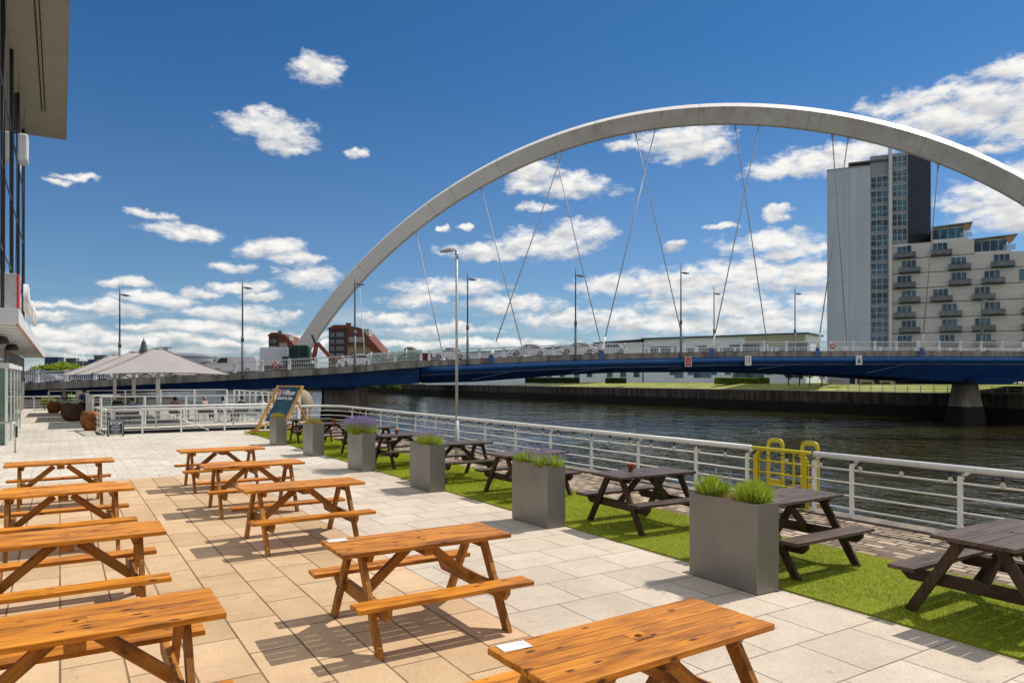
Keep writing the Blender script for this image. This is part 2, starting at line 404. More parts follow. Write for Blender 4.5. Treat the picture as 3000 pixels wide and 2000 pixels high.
# turf: backing sheet and blades
TURF = mat('turf_backing', (.23, .27, .015), .95, (.16, .20, .012), 14, .01, 120)
sheet('turf_base', rect(-3, 30.9, 6.38, 8.46), .012, TURF, .02)
def blades(name, n, a0, a1, b0, b1, h0, h1, w, z, mt, fall, seed):
    g = np.random.default_rng(seed)
    t = g.random(n); a = a0 + (a1 - a0) * (t ** fall); b = b0 + (b1 - b0) * g.random(n)
    e = g.random(n) < .03; b = np.where(e, np.where(g.random(n) < .5, b0 - .015, b1 + .015), b)
    h = h0 + (h1 - h0) * g.random(n); an = g.random(n) * 6.283; lean = (g.random((n, 2)) - .5) * h[:, None] * 1.3
    ww = w * (1 + np.maximum(0, a - 6) * .10)
    dx = np.cos(an) * ww; dy = np.sin(an) * ww
    V = np.empty((n, 3, 3))
    V[:, 0] = np.stack([b - dx, a - dy, np.full(n, z)], 1); V[:, 1] = np.stack([b + dx, a + dy, np.full(n, z)], 1)
    V[:, 2] = np.stack([b + lean[:, 0], a + lean[:, 1], z + h], 1)
    me = bpy.data.meshes.new(name); me.vertices.add(3 * n); me.vertices.foreach_set('co', V.ravel())
    me.loops.add(3 * n); me.loops.foreach_set('vertex_index', np.arange(3 * n, dtype=np.int32))
    me.polygons.add(n); me.polygons.foreach_set('loop_start', np.arange(0, 3 * n, 3, dtype=np.int32)); me.polygons.foreach_set('loop_total', np.full(n, 3, dtype=np.int32))
    me.update(calc_edges=True); me.materials.append(mt)
    o = bpy.data.objects.new(name, me); COL.objects.link(o); o.rotation_euler = (0, 0, TH)
    return o
def leafmat(name, c1, c2, rough=.6, scale=3.0, trans=.35):
    m = bpy.data.materials.new(name); m.use_nodes = True; T = NT(m.node_tree); b = T.N['Principled BSDF']
    tcx = T.n('ShaderNodeTexCoord'); geo = T.n('ShaderNodeNewGeometry')
    c = T.mix(T.mapr(T.noise(tcx.outputs['Object'], scale, 4, .6), .3, .7), c1, c2)
    c = T.mixmul(1.0, c, T.mix(geo.outputs['Random Per Island'], (.7, .72, .7), (1.25, 1.2, 1.1)))
    T.l(c, b.inputs['Base Color']); b.inputs['Roughness'].default_value = rough; b.inputs['Specular IOR Level'].default_value = .25
    tr = T.n('ShaderNodeBsdfTranslucent'); T.l(c, tr.inputs[0]); mx = T.n('ShaderNodeMixShader'); mx.inputs[0].default_value = trans
    T.l(b.outputs[0], mx.inputs[1]); T.l(tr.outputs[0], mx.inputs[2]); T.l(mx.outputs[0], T.N['Material Output'].inputs[0])
    MATS[name] = m; return m
GRASSB = leafmat('turf_blade_green', (.28, .34, .012), (.58, .61, .045), .6, 1.1)
tag(blades('artificial_grass', 230000, -3, 30.9, 6.38, 8.46, .014, .032, .0035, .012, GRASSB, 1.7, 3), 'bright green artificial turf strip under the dark picnic tables', 'grass', kind='stuff')

# river
m = bpy.data.materials.new('river_water'); m.use_nodes = True; T = NT(m.node_tree); b = T.N['Principled BSDF']
tcx = T.n('ShaderNodeTexCoord')
b.inputs['Roughness'].default_value = .02; b.inputs['IOR'].default_value = 1.33; b.inputs['Specular IOR Level'].default_value = .9
T.l(T.mix(T.mapr(T.noise(tcx.outputs['Object'], .06, 4, .5), .35, .65), (.020, .018, .005), (.038, .034, .010)), b.inputs['Base Color'])
w1 = T.noise(T.v('MULTIPLY', tcx.outputs['Object'], (1.0, .62, 1)), .62, 1, .5, .4)
w2 = T.noise(T.v('MULTIPLY', tcx.outputs['Object'], (1.0, .6, 1)), 3.0, 1, .5, .3)
w3 = T.noise(tcx.outputs['Object'], .12, 2, .5)
hh = T.m('ADD', T.m('MULTIPLY', w1, .17), T.m('MULTIPLY', w2, .045))
hh = T.m('MULTIPLY', hh, T.mapr(w3, .35, .65, .65, 1.25))
bn = T.n('ShaderNodeBump'); bn.inputs['Distance'].default_value = 1.0; bn.inputs['Strength'].default_value = 1.0
T.l(hh, bn.inputs['Height']); T.l(bn.outputs[0], b.inputs['Normal'])
RIVER = m
sheet('river_water', [(-200, -60), (-200, 120), (620, 120), (620, -60)], QZ, RIVER)

# far quay wall: streaked upper courses, dark weed below the tide line
m = bpy.data.materials.new('far_quay_stone'); m.use_nodes = True; T = NT(m.node_tree); b = T.N['Principled BSDF']
tcx = T.n('ShaderNodeTexCoord'); sq = T.n('ShaderNodeSeparateXYZ'); T.l(tcx.outputs['Object'], sq.inputs[0])
s1_ = T.noise(T.v('MULTIPLY', tcx.outputs['Object'], (1, 1.1, .16)), 1.0, 5, .65); s2_ = T.noise(tcx.outputs['Object'], 1.4, 4, .6)
c = T.mix(T.mapr(s1_, .40, .64), (.030, .022, .017), (.115, .090, .066)); c = T.mixmul(1.0, c, T.mix(s2_, (.6, .6, .6), (1.3, 1.3, 1.3)))
tide = T.mapr(T.m('ADD', sq.outputs[2], T.m('MULTIPLY', s2_, .5)), -1.75, -1.35, 1, 0)
c = T.mix(tide, c, (.010, .012, .005)); T.l(c, b.inputs['Base Color']); b.inputs['Roughness'].default_value = .85; b.inputs['Specular IOR Level'].default_value = .25
FSTONE = m
# far bank
GRASSF = mat('far_bank_grass', (.30, .31, .06), .95, (.16, .20, .035), .25, .05, 8, stretch=(1, 1, 1))
FARG = mat('far_ground', (.20, .19, .16), .95, (.14, .13, .11), .05)
BFAR = 107.0
mb = MB()
mb.extr([(BFAR, -200, QZ - 2), (BFAR, -200, -.02), (BFAR + 1.2, -200, -.02), (BFAR + 1.2, -200, QZ - 2)], (0, 820, 0))
struct(mb.build('far_quay_edge', FSTONE, rz=TH))
mb = MB()
xs = [BFAR + 1.2, BFAR + 5, BFAR + 12, BFAR + 60]; zs = [-.1, .0, 1.0, 1.05]
pr = [(x, -200, z) for x, z in zip(xs, zs)]
mb.add(pr + [(x, 620, z) for x, z in zip(xs, zs)], [(i, i + 1, i + 5, i + 4) for i in range(3)])
struct(mb.build('far_bank_grass', GRASSF, rz=TH))
mb = MB(); mb.add([(BFAR + 60, -400, 1.04), (4000, -400, 1.04), (4000, 4000, 1.04), (BFAR + 60, 4000, 1.04)], [(0, 1, 2, 3)])
mb.add([(-4000, 620, .9), (BFAR + 60, 620, .9), (BFAR + 60, 4000, .9), (-4000, 4000, .9)], [(0, 1, 2, 3)])
mb.add([(-4000, -400, -.3), (-40, -400, -.3), (-40, 620, -.3), (-4000, 620, -.3)], [(0, 1, 2, 3)])
struct(mb.build('ground', FARG, rz=TH))
struct(sheet('riverside_path', rect(-150, 400, BFAR + 1.3, BFAR + 3.2), .05, mat('path_asphalt', (.30, .27, .23), .9), .1))

# ================================================================== PICNIC TABLES
WOODO = wood('orange_stained_pine', (.16, .040, .004), (.52, .165, .010), (.82, .34, .030), .46, .9, .08)
WOODL = wood('stained_pine_frame', (.11, .038, .008), (.31, .120, .018), (.48, .22, .045), .55, .5)
DARKW = wood('dark_brown_timber', (.030, .018, .012), (.085, .055, .040), (.15, .105, .080), .5, .5, .15)
DARKL = wood('dark_brown_timber_frame', (.014, .008, .005), (.042, .024, .014), (.075, .044, .026), .55, .4)
X_, Y_, Z_ = Vector((1, 0, 0)), Vector((0, 1, 0)), Vector((0, 0, 1))
def make_table(name, L, Wt, zt, S, I, seat_z, seat_out, seat_w, mt, mf, label, group):
    root = empty(name, label=label, cat='picnic table', group=group)
    th = .036; n = 5; pw = Wt / n; gap = .006
    top = MB()
    for i in range(n):
        y = -Wt / 2 + pw * (i + .5); dl = rnd.uniform(-.004, .004)
        if i != n // 2: top.obox((dl, y, zt - th / 2), X_, Y_, Z_, L, pw - gap, th)
        else:       # middle plank with the round parasol hole
            hw = (pw - gap) / 2; q = .06; r = .022; k = 16
            for s_ in (-1, 1): top.obox((s_ * (L / 2 + q) / 2, y, zt - th / 2), X_, Y_, Z_, L / 2 - q, 2 * hw, th); top.np -= 1
            ring = []; sq = []
            for j in range(k):
                a = 2 * math.pi * j / k; c, s_ = math.cos(a), math.sin(a); mm = max(abs(c) / q, abs(s_) / hw)
                sq.append((c / mm, s_ / mm)); ring.append((c * r, s_ * r))
            vs = [(x, y + yy, zt) for x, yy in sq] + [(x, y + yy, zt) for x, yy in ring] + [(x, y + yy, zt - th) for x, yy in ring] + [(x, y + yy, zt - th) for x, yy in sq]
            fs = [(j, (j + 1) % k, k + (j + 1) % k, k + j) for j in range(k)] + [(k + j, k + (j + 1) % k, 2 * k + (j + 1) % k, 2 * k + j) for j in range(k)] + [(2 * k + j, 2 * k + (j + 1) % k, 3 * k + (j + 1) % k, 3 * k + j) for j in range(k)]
            top.add(vs, fs)
    top.build('table_top', mt, root, bevel=.004)
    for sx in (-1, 1):      # seats of two planks
        for sy in (0,): pass
    for sy in (-1, 1):
        st = MB(); sw = seat_w / 2
        for j in (0, 1):
            yy = sy * (seat_out - sw * (j + .5)); st.obox((rnd.uniform(-.003, .003), yy, seat_z - .019), X_, Y_, Z_, L, sw - .006, .038)
        st.build('seat', mt, root, bevel=.004)
    lx = L / 2 - I; lw = .092; lt = .044
    y_top = Wt / 2 * .42
    for sx in (-1, 1):
        for sy in (-1, 1):
            lg = MB(); x0 = sx * lx; yb = sy * (S / 2); yt = sy * y_top; hw = lw / 2 / math.cos(math.atan((S / 2 - y_top) / zt))
            zt2 = zt - th
            lg.extr([(x0 - lt / 2, yb - hw, 0), (x0 - lt / 2, yb + hw, 0), (x0 - lt / 2, yt + hw, zt2), (x0 - lt / 2, yt - hw, zt2)], (lt, 0, 0))
            # grain runs up the leg
            lg.gr = [(z, y * .9, x) for x, y, z in lg.v]
            lg.build('leg', mf, root, bevel=.003)
        cb = MB(); xi = sx * (lx - lt / 2 - .024); zb0 = seat_z - .038 - .115; zb1 = seat_z - .038; ye = seat_out - .02
        cb.extr([(xi - .022, -ye, zb1), (xi - .022, ye, zb1), (xi - .022, ye, zb1 - .05), (xi - .022, ye - .07, zb0), (xi - .022, -ye + .07, zb0), (xi - .022, -ye, zb1 - .05)], (.044, 0, 0))
        cb.gr = [(y, x, z) for x, y, z in cb.v]
        cb.build('crossbar', mf, root, bevel=.003)
        bt = MB(); bt.extr([(xi - .022, -Wt * .46, zt - th), (xi - .022, Wt * .46, zt - th), (xi - .022, Wt * .46 - .05, zt - th - .07), (xi - .022, -Wt * .46 + .05, zt - th - .07)], (.044, 0, 0))
        bt.gr = [(y, x, z) for x, y, z in bt.v]
        bt.build('top_batten', mf, root, bevel=.003)
        br = MB(); br.bar((sx * (lx - .06), 0, seat_z - .10), (sx * .10, 0, zt - th - .045), .044, .080); br.build('brace', mf, root, bevel=.003)
    ct = MB(); ct.obox((0, 0, zt - th - .036), Y_, X_, Z_, Wt * .84, .11, .07); ct.build('centre_batten', mf, root, bevel=.003)
    for sx in (-1, 1):
        for sy in (-1, 1):
            yy = sy * (y_top + (S / 2 - y_top) * (1 - (seat_z - .09) / zt))
            for dz in (-.025, .025):
                bo = MB(); bo.tube([(sx * (lx + .022), yy, seat_z - .09 + dz), (sx * (lx + .031), yy, seat_z - .09 + dz)], .009, 6); bo.build('bolt', DARKM, root)
    return root
wproto = make_table('picnic_table', 1.587, .626, .771, 1.17, .209, .43, .70, .215, WOODO, WOODL, 'orange', 'orange stained picnic tables on the tan paving')
wt = tree_of(wproto)
WT = [(.70, 4.022, 34, 'orange stained picnic table nearest to us, a white card on its far corner'),
      (-.843, 6.5, 31.2, 'orange picnic table with a white card, standing just behind the nearest one'),
      (-2.852, 9.788, 32.5, 'orange picnic table in the middle of the row beside the grey paving'),
      (-4.355, 12.155, 31.3, 'orange stained picnic table second from the far end of the row nearer the planters'),
      (-5.886, 14.646, 32.5, 'orange stained picnic table at the far end of the row nearer the planters'),
      (-7.74, 12.404, 32.6, 'orange picnic table farthest along the building side row, seen whole'),
      (-5.754, 9.272, 32.4, 'orange picnic table second from the far end of the building side row'),
      (-4.064, 6.603, 31.9, 'orange picnic table second from the front in the building side row'),
      (-2.576, 4.26, 31.5, 'orange picnic table at the front of the building side row, cut by the frame')]
for i, (x, y, t, lab) in enumerate(WT):
    o = wproto if i == 0 else copy_tree(wt)
    o.location = (x, y, 0); o.rotation_euler = (0, 0, R(t)); o['label'] = lab
dproto = make_table('dark_picnic_table', 1.45, .70, .775, 1.22, .17, .43, .74, .25, DARKW, DARKL, 'dark', 'dark brown picnic tables on the turf')
dt = tree_of(dproto)
DT = [(3.18, 7.35, 0, 'dark brown picnic table cut by the frame beyond the biggest planter'),
      (5.62, 7.30, 1, 'dark brown picnic table half hidden behind the nearest planter'),
      (8.14, 7.42, -2, 'dark brown picnic table seen whole between the two nearest planters, terracotta pot on top'),
      (11.45, 7.50, 1, 'dark brown picnic table partly behind the second planter from the front'),
      (14.0, 7.32, -1, 'dark brown picnic table beside the foot of the white lamp post'),
      (16.75, 7.30, 2, 'dark brown picnic table between the third and fourth planters, pot on its top'),
      (19.7, 7.45, 0, 'dark brown picnic table behind the planter full of purple lavender'),
      (22.2, 7.30, 1, 'dark brown picnic table beyond the lavender planter, a pot on its near end'),
      (24.7, 7.30, -2, 'dark brown picnic table farthest away, beside the giant deckchair')]
for i, (a, b, t, lab) in enumerate(DT):
    o = dproto if i == 0 else copy_tree(dt)
    o.location = AB(a, b, .022); o.rotation_euler = (0, 0, TH + R(t)); o['label'] = lab
# white cards on two of the tables
CARD = mat('card_white', (.82, .82, .82), .4)
def card(name, tb, lx, ly, label):
    c = empty(name, label=label, cat='table card', group='white cards on the tables')
    mb = MB(); mb.box(-.085, .085, -.05, .05, 0, .003); mb.build('plate', CARD, c, bevel=.001)
    x, y, t = WT[tb][:3]; M = Matrix.Rotation(R(t), 3, 'Z'); p = M @ Vector((lx, ly, 0))
    c.location = (x + p.x, y + p.y, .772); c.rotation_euler = (0, 0, R(t - 6))
    text_mesh('table_number', '12' if tb == 0 else '11', .05, mat('card_grey_print', (.45, .55, .65), .5), c, .0004, (.035, .005, .0033))
card('table_card', 0, -.665, .245, 'white card lying on the far corner of the nearest picnic table')
card('table_card', 1, -.665, .245, 'white card on the corner of the picnic table standing behind the nearest one')

# ================================================================== PLANTERS
PLG = mat('grey_planter_metal', (.235, .222, .20), .38, (.19, .18, .165), 1.1, .0006, 30, metal=.35, rand=.08)
SOIL = mat('potting_soil', (.05, .03, .018), .95, (.03, .02, .012), 30, .01)
PL_L, PL_W, PL_H = .95, .33, .915
pp = empty('tall_planter', label='p', cat='planter', group='tall grey planters along the turf')
mb = MB(); t_ = .018
for (x0, x1, y0, y1) in ((-PL_W/2, PL_W/2, -PL_L/2, -PL_L/2 + t_), (-PL_W/2, PL_W/2, PL_L/2 - t_, PL_L/2), (-PL_W/2, -PL_W/2 + t_, -PL_L/2 + t_, PL_L/2 - t_), (PL_W/2 - t_, PL_W/2, -PL_L/2 + t_, PL_L/2 - t_)):
    mb.box(x0, x1, y0, y1, 0, PL_H)
# one welded skin: outer shell, rolled rim, inner wall
mb = MB()
o4 = [(-PL_W/2, -PL_L/2), (PL_W/2, -PL_L/2), (PL_W/2, PL_L/2), (-PL_W/2, PL_L/2)]
i4 = [(x - math.copysign(t_, x), y - math.copysign(t_, y)) for x, y in o4]
rings = [[(x, y, 0) for x, y in o4], [(x, y, PL_H) for x, y in o4], [(x, y, PL_H) for x, y in i4], [(x, y, PL_H - .12) for x, y in i4]]
vs = [p for r in rings for p in r]; fs = [(i * 4 + k, i * 4 + (k + 1) % 4, i * 4 + 4 + (k + 1) % 4, i * 4 + 4 + k) for i in range(3) for k in range(4)] + [(3, 2, 1, 0)]
mb.add(vs, fs); mb.build('box', PLG, pp, bevel=.004)
mb = MB(); g_ = np.random.default_rng(2)
nx, ny = 5, 12; vs = []
for j in range(ny + 1):
    for i in range(nx + 1):
        vs.append((i4[0][0] + (i4[1][0] - i4[0][0]) * i / nx, i4[0][1] + (i4[2][1] - i4[0][1]) * j / ny, PL_H - .06 + g_.random() * .02))
mb.add(vs, [(j * (nx + 1) + i, j * (nx + 1) + i + 1, (j + 1) * (nx + 1) + i + 1, (j + 1) * (nx + 1) + i) for j in range(ny) for i in range(nx)]); mb.build('soil', SOIL, pp)
ptree = tree_of(pp)
LAVG = leafmat('lavender_green', (.22, .34, .03), (.48, .56, .07), .6, 9, .5)
LAVP = leafmat('lavender_purple', (.20, .13, .42), (.42, .31, .68), .7, 20, .3)
DRYG = leafmat('dry_yellow_green', (.30, .27, .04), (.42, .33, .09), .7, 14, .4)
DRYT = leafmat('dried_stalk_tan', (.38, .25, .12), (.52, .38, .2), .8, 14, .3)
def tuft(root, name, mt, cx, cy, n, h, spread, z0, seed, wide=.0030, mtname=None, cap=None):
    """a clump of thin upright leaves"""
    q = random.Random(seed); mb = MB(); tips = []
    vs = []; fs = []
    for i in range(n):
        rr = spread * math.sqrt(q.random()); an = q.random() * 6.283; bx = cx[0] + rr * math.cos(an) * cx[1]; by = cy[0] + rr * math.sin(an) * cy[1]
        hh = h * (.45 + .65 * q.random()) * (1 - .35 * (rr / spread) ** 2)
        lx = (bx - cx[0]) * (.15 + q.random() * .6) + q.uniform(-.28, .28) * hh; ly = (by - cy[0]) * (.15 + q.random() * .6) + q.uniform(-.28, .28) * hh
        w = wide * q.uniform(.7, 1.4); a2 = q.random() * 3.14; dx, dy = math.cos(a2) * w, math.sin(a2) * w
        o = len(vs)
        vs += [(bx - dx, by - dy, z0), (bx + dx, by + dy, z0), (bx + lx * .45 + dx, by + ly * .45 + dy, z0 + hh * .6), (bx + lx * .45 - dx, by + ly * .45 - dy, z0 + hh * .6), (bx + lx, by + ly, z0 + hh)]
        fs += [(o, o + 1, o + 2, o + 3), (o + 3, o + 2, o + 4)]
        tips.append((bx + lx, by + ly, z0 + hh))
    mb.add(vs, fs); mb.build(name, mt, root, recalc=False)
    return tips
def spikes(root, tips, k, seed, hadd, mt_f, mt_s):
    q = random.Random(seed); q.shuffle(tips); vs = []; fs = []; sv = []; sf = []
    for (x, y, z) in tips[:k]:
        a = q.random() * 6.28; up = hadd * q.uniform(.4, 1.2); tx, ty = x + q.uniform(-.03, .03), y + q.uniform(-.03, .03)
        dx, dy = .0015 * math.cos(a), .0015 * math.sin(a); o = len(sv)
        sv += [(x - dx, y - dy, z - .05), (x + dx, y + dy, z - .05), (tx + dx, ty + dy, z + up), (tx - dx, ty - dy, z + up)]; sf.append((o, o + 1, o + 2, o + 3))
        for lv in range(5):      # whorls of little florets
            zz = z + up - .044 + lv * .011; r = .0095 * (1 - lv * .12)
            for j in range(3):
                aa = a + lv * .9 + j * 2.1; o = len(vs); c, s_ = math.cos(aa), math.sin(aa)
                vs += [(tx, ty, zz), (tx + c * r - s_ * r * .6, ty + s_ * r + c * r * .6, zz + .004), (tx + c * r * 1.5, ty + s_ * r * 1.5, zz + .009), (tx + c * r + s_ * r * .6, ty + s_ * r - c * r * .6, zz + .004)]
                fs.append((o, o + 1, o + 2, o + 3))
    mb = MB(); mb.add(vs, fs); mb.build('flower_spikes', mt_f, root, recalc=False)
    mb = MB(); mb.add(sv, sf); mb.build('stalks', mt_s, root, recalc=False)
PLANTS = []
PB = [(2221, 1742.6), (1602, 1548), (1259.5, 1442), (1059.5, 1382), (915.7, 1336.7), (810, 1305)]
plab = ['nearest tall grey planter, two bright green clumps in it', 'tall grey planter second from the front, lavender leaning out of it', 'tall grey planter third from the front, with a lime green clump',
        'tall grey planter holding the big purple lavender', 'tall grey planter with a dry yellowish tuft, next to last in the line', 'tall grey planter farthest away, in front of the giant deckchair']
for i, (u, v) in enumerate(PB):
    y = H_EYE * FPX / (v - 1106.6); p = ray(u, v, y)
    a_ = p.dot(EA); b_ = p.dot(EB)
    o = pp if i == 0 else copy_tree(ptree)
    rot = TH + R((-1, 1, 0, 1.5, 0, -1)[i])
    o.location = AB(a_ + PL_L / 2, b_ + PL_W / 2, 0); o.rotation_euler = (0, 0, rot); o['label'] = plab[i]
    ctr = AB(a_ + PL_L / 2, b_ + PL_W / 2, PL_H - .06)
    def plant(nm, lab, cat='plant'):
        e = empty(nm, ctr, rot, lab, cat); return e
    if i == 0:
        e = plant('lavender_plant', 'bright green leafy clump at the near end of the biggest planter'); tuft(e, 'leaves', LAVG, (0, .9), (-.28, 1.0), 3400, .30, .15, 0, 11, .0028)
        tuft(e, 'dry_stalks', DRYT, (0, .9), (-.27, 1.1), 260, .12, .16, 0, 12, .0025)
        e = plant('lavender_plant', 'straggly green clump with a few purple spikes at the far end of the biggest planter'); tp = tuft(e, 'leaves', LAVG, (0, .9), (.28, 1.1), 2100, .29, .14, 0, 13, .0028); spikes(e, tp, 34, 4, .08, LAVP, LAVG)
        tuft(e, 'dry_stalks', DRYT, (0, .9), (.08, 1.6), 420, .13, .13, 0, 14, .0025)
    elif i == 1:
        e = plant('lavender_plant', 'green clump with lavender spikes at the near end of the second planter'); tp = tuft(e, 'leaves', LAVG, (0, .95), (-.24, 1.35), 2600, .22, .17, 0, 15, .003); spikes(e, tp, 110, 5, .08, LAVP, LAVG)
        e = plant('lavender_plant', 'green clump at the far end of the second planter, lavender haze behind'); tp = tuft(e, 'leaves', LAVG, (0, .95), (.24, 1.35), 2400, .23, .16, 0, 16, .003); spikes(e, tp, 120, 6, .09, LAVP, LAVG)
    elif i == 2:
        e = plant('lavender_plant', 'lime green clump with a faint purple haze in the third planter'); tp = tuft(e, 'leaves', LAVG, (0, .95), (-.10, 2.1), 3000, .26, .16, 0, 17, .0034); spikes(e, tp, 200, 7, .13, LAVP, LAVG)
    elif i == 3:
        e = plant('lavender_plant', 'large lavender in full purple flower'); tp = tuft(e, 'leaves', LAVG, (0, 1.05), (0, 2.2), 3400, .26, .20, 0, 18, .0036); spikes(e, tp, 1500, 8, .17, LAVP, LAVG)
    elif i == 4:
        e = plant('dry_grass_tuft', 'yellow green tuft going brown at one side'); tuft(e, 'leaves', DRYG, (0, .95), (.0, 2.3), 1900, .20, .16, 0, 19, .004); tuft(e, 'dry_stalks', DRYT, (0, .95), (-.25, 1.5), 500, .14, .12, 0, 20, .004)
    else:
        e = plant('dry_grass_tuft', 'domed yellow green tuft in the farthest planter'); tuft(e, 'leaves', DRYG, (0, .95), (.0, 2.3), 2100, .20, .16, 0, 21, .004)

# terracotta pots on the dark tables
TERRA = mat('terracotta', (.50, .12, .045), .7, (.40, .085, .03), 12)
pot = empty('terracotta_pot', label='pot', cat='plant pot', group='terracotta pots on the dark tables')
mb = MB(); mb.lathe([(.034, 0), (.048, .085), (.056, .087), (.058, .112), (.050, .112), (.046, .09)], 16); mb.build('pot', TERRA, pot)
mb = MB(); mb.lathe([(.0461, .0902), (.02, .097), (.0, .098)], 12); mb.build('soil', SOIL, pot)
pt = tree_of(pot)
for i, (a, b, lab) in enumerate([(8.30, 7.30, 'terracotta pot on the dark table between the two nearest planters'), (14.25, 6.95, 'terracotta pot on the dark table by the lamp post'),
                                 (16.9, 7.15, 'terracotta pot on the dark table behind the third planter'), (22.0, 7.25, 'terracotta pot on the dark table near the lavender')]):
    o = pot if i == 0 else copy_tree(pt); o.location = AB(a, b, .798); o.rotation_euler = (0, 0, i); o['label'] = lab

# ================================================================== WHITE RAILINGS
RZ = [(.96, .046), (.76, .0135), (.56, .0135), (.36, .0135), (.16, .0135)]
def railing(name, pts, posts, label, group=None, zr=RZ, bracket=True, zoff=0.0, mtl=None):
    """pts: path as (a,b); posts: list of (a,b, inward direction)"""
    mtl = mtl or RAILW
    root = empty(name, AB(pts[0][0], pts[0][1], zoff), 0, label, 'railing', group)
    org = root.location
    P = [AB(a, b) for a, b in pts]
    for k, (z, r) in enumerate(zr):
        mb = MB(); mb.tube([p - Vector((org.x, org.y, 0)) + Vector((0, 0, z)) for p in P], r, 12 if k == 0 else 6)
        mb.build('top_rail' if k == 0 else 'rail', mtl, root)
    for (a, b, dx, dy) in posts:
        p = AB(a, b) - Vector((org.x, org.y, 0)); d = (EA * dx + EB * dy).normalized(); s_ = d.cross(Z_)
        mb = MB()
        # flat blade post carrying the top rail on a curved arm
        z1 = zr[0][0] - zr[0][1]
        prof = [(-.032, 0), (.032, 0), (.032, z1 - .075), (.02, z1 - .055), (-.06, z1 - .012), (-.075, z1 + .006), (-.032 - .10, z1 + .010), (-.125, z1 - .012), (-.05, z1 - .07), (-.032, z1 - .12)] if bracket else [(-.03, 0), (.03, 0), (.03, z1), (-.03, z1)]
        off = .045 if bracket else 0
        for sgn in (-1, 1):
            mb.extr([p + d * (x + off) + s_ * (sgn * .012 - .006) + Vector((0, 0, z)) for x, z in prof], s_ * .012)
        mb.obox(p + d * off + Vector((0, 0, .006)), d, s_, Z_, .17, .13, .012)
        mb.build('post', mtl, root, bevel=.002)
    return root
B_R = 10.45
pa = [4.98 - 1.6 * k for k in range(5)][::-1]; pa = pa[:-1]
near_posts = [-1.42, .18, 1.78, 3.38, 4.98, 6.58, 7.45]
railing('riverside_railing', [(-6, B_R), (7.40, B_R)], [(a, B_R, 1, -.0) for a in [-5, -3.4, -1.8, -.2, 1.4, 3.4, 5.10, 6.70, 7.36]], 'white steel riverside railing nearest to us, on the near side of the yellow gate')
far_a = [8.72, 9.95, 11.6, 13.2, 14.85, 16.5, 18.15, 19.8, 21.4, 23.0, 24.6, 26.2, 27.8, 29.4]
cor = [(8.68, B_R), (30.4, B_R), (31.0, B_R - .12), (31.5, B_R - .45), (31.75, B_R - 1.0), (31.8, 1.6)]
railing('riverside_railing', cor, [(a, B_R, 1, 0) for a in far_a] + [(31.8, b, 0, 1) for b in (9.2, 7.4, 5.75, 4.1, 2.7, 1.65)], 'long white steel railing beyond the yellow gate, turning the corner by the giant deckchair')
railing('basin_railing', [(31.85, 1.5), (34.9, 1.25)], [(31.95, 1.5, 1, 0), (32.7, 1.42, 1, 0), (33.5, 1.36, 1, 0), (34.3, 1.3, 1, 0)], 'short white railing running back from the corner with the stop board', 'basin railings')
railing('basin_railing', [(34.95, 1.3), (34.95, 9.6)], [(34.95, b, 0, 1) for b in (1.9, 3.5, 5.1, 6.7, 8.3, 9.5)], 'white railing along the far side of the sunken basin', 'basin railings')
# sloping white pole leaning in the basin fence
mb = MB(); mb.tube([AB(31.9, 3.3, .95), AB(31.9, 5.2, .06)], .02, 6); tag(mb.build('brace_pole', RAILW), 'thin white pole leaning diagonally against the railing behind the stop board', 'pole')

# yellow gate with the two ladder hoops behind it
YEL = mat('yellow_paint', (.62, .50, .012), .42, (.62, .30, .02), 6, lo=.24, hi=.4)
YOR = mat('faded_yellow_paint', (.56, .46, .03), .5, (.58, .28, .03), 5, lo=.28, hi=.45)
gt = empty('yellow_gate', AB(7.45, B_R - .02, 0), 0, 'yellow steel gate in the white riverside railing', 'gate')
def gp(a, z, db=0.0): return AB(a - 7.45, db, z)
g0, g1 = 7.46, 8.64
mb = MB(); mb.bar(gp(g0, .965), gp(g1, .965), .075, .055); mb.build('top_rail', YEL, gt, bevel=.01)
mb = MB()
for z in (.76, .56, .36): mb.tube([gp(g0 - .06, z), gp(g1 + .05, z)], .015, 8)
mb.build('rails', YEL, gt)
for a in (g0 + .10, g1 - .10):
    mb = MB()
    prof = [(-.045, .02), (.045, .02), (.045, .82), (.02, .87), (-.04, .925), (-.10, .93), (-.10, .90), (-.045, .84)]
    mb.extr([gp(a + x * (1 if a > 8 else -1), z, -.035) for x, z in prof], EB * .016); mb.extr([gp(a + x * (1 if a > 8 else -1), z, .02) for x, z in prof], EB * .016)
    mb.build('post', YEL, gt, bevel=.003)
mb = MB(); mb.bar(gp(g0 + .32, .30), gp(g0 + .32, .93), .03, .03); mb.build('upright', YEL, gt)
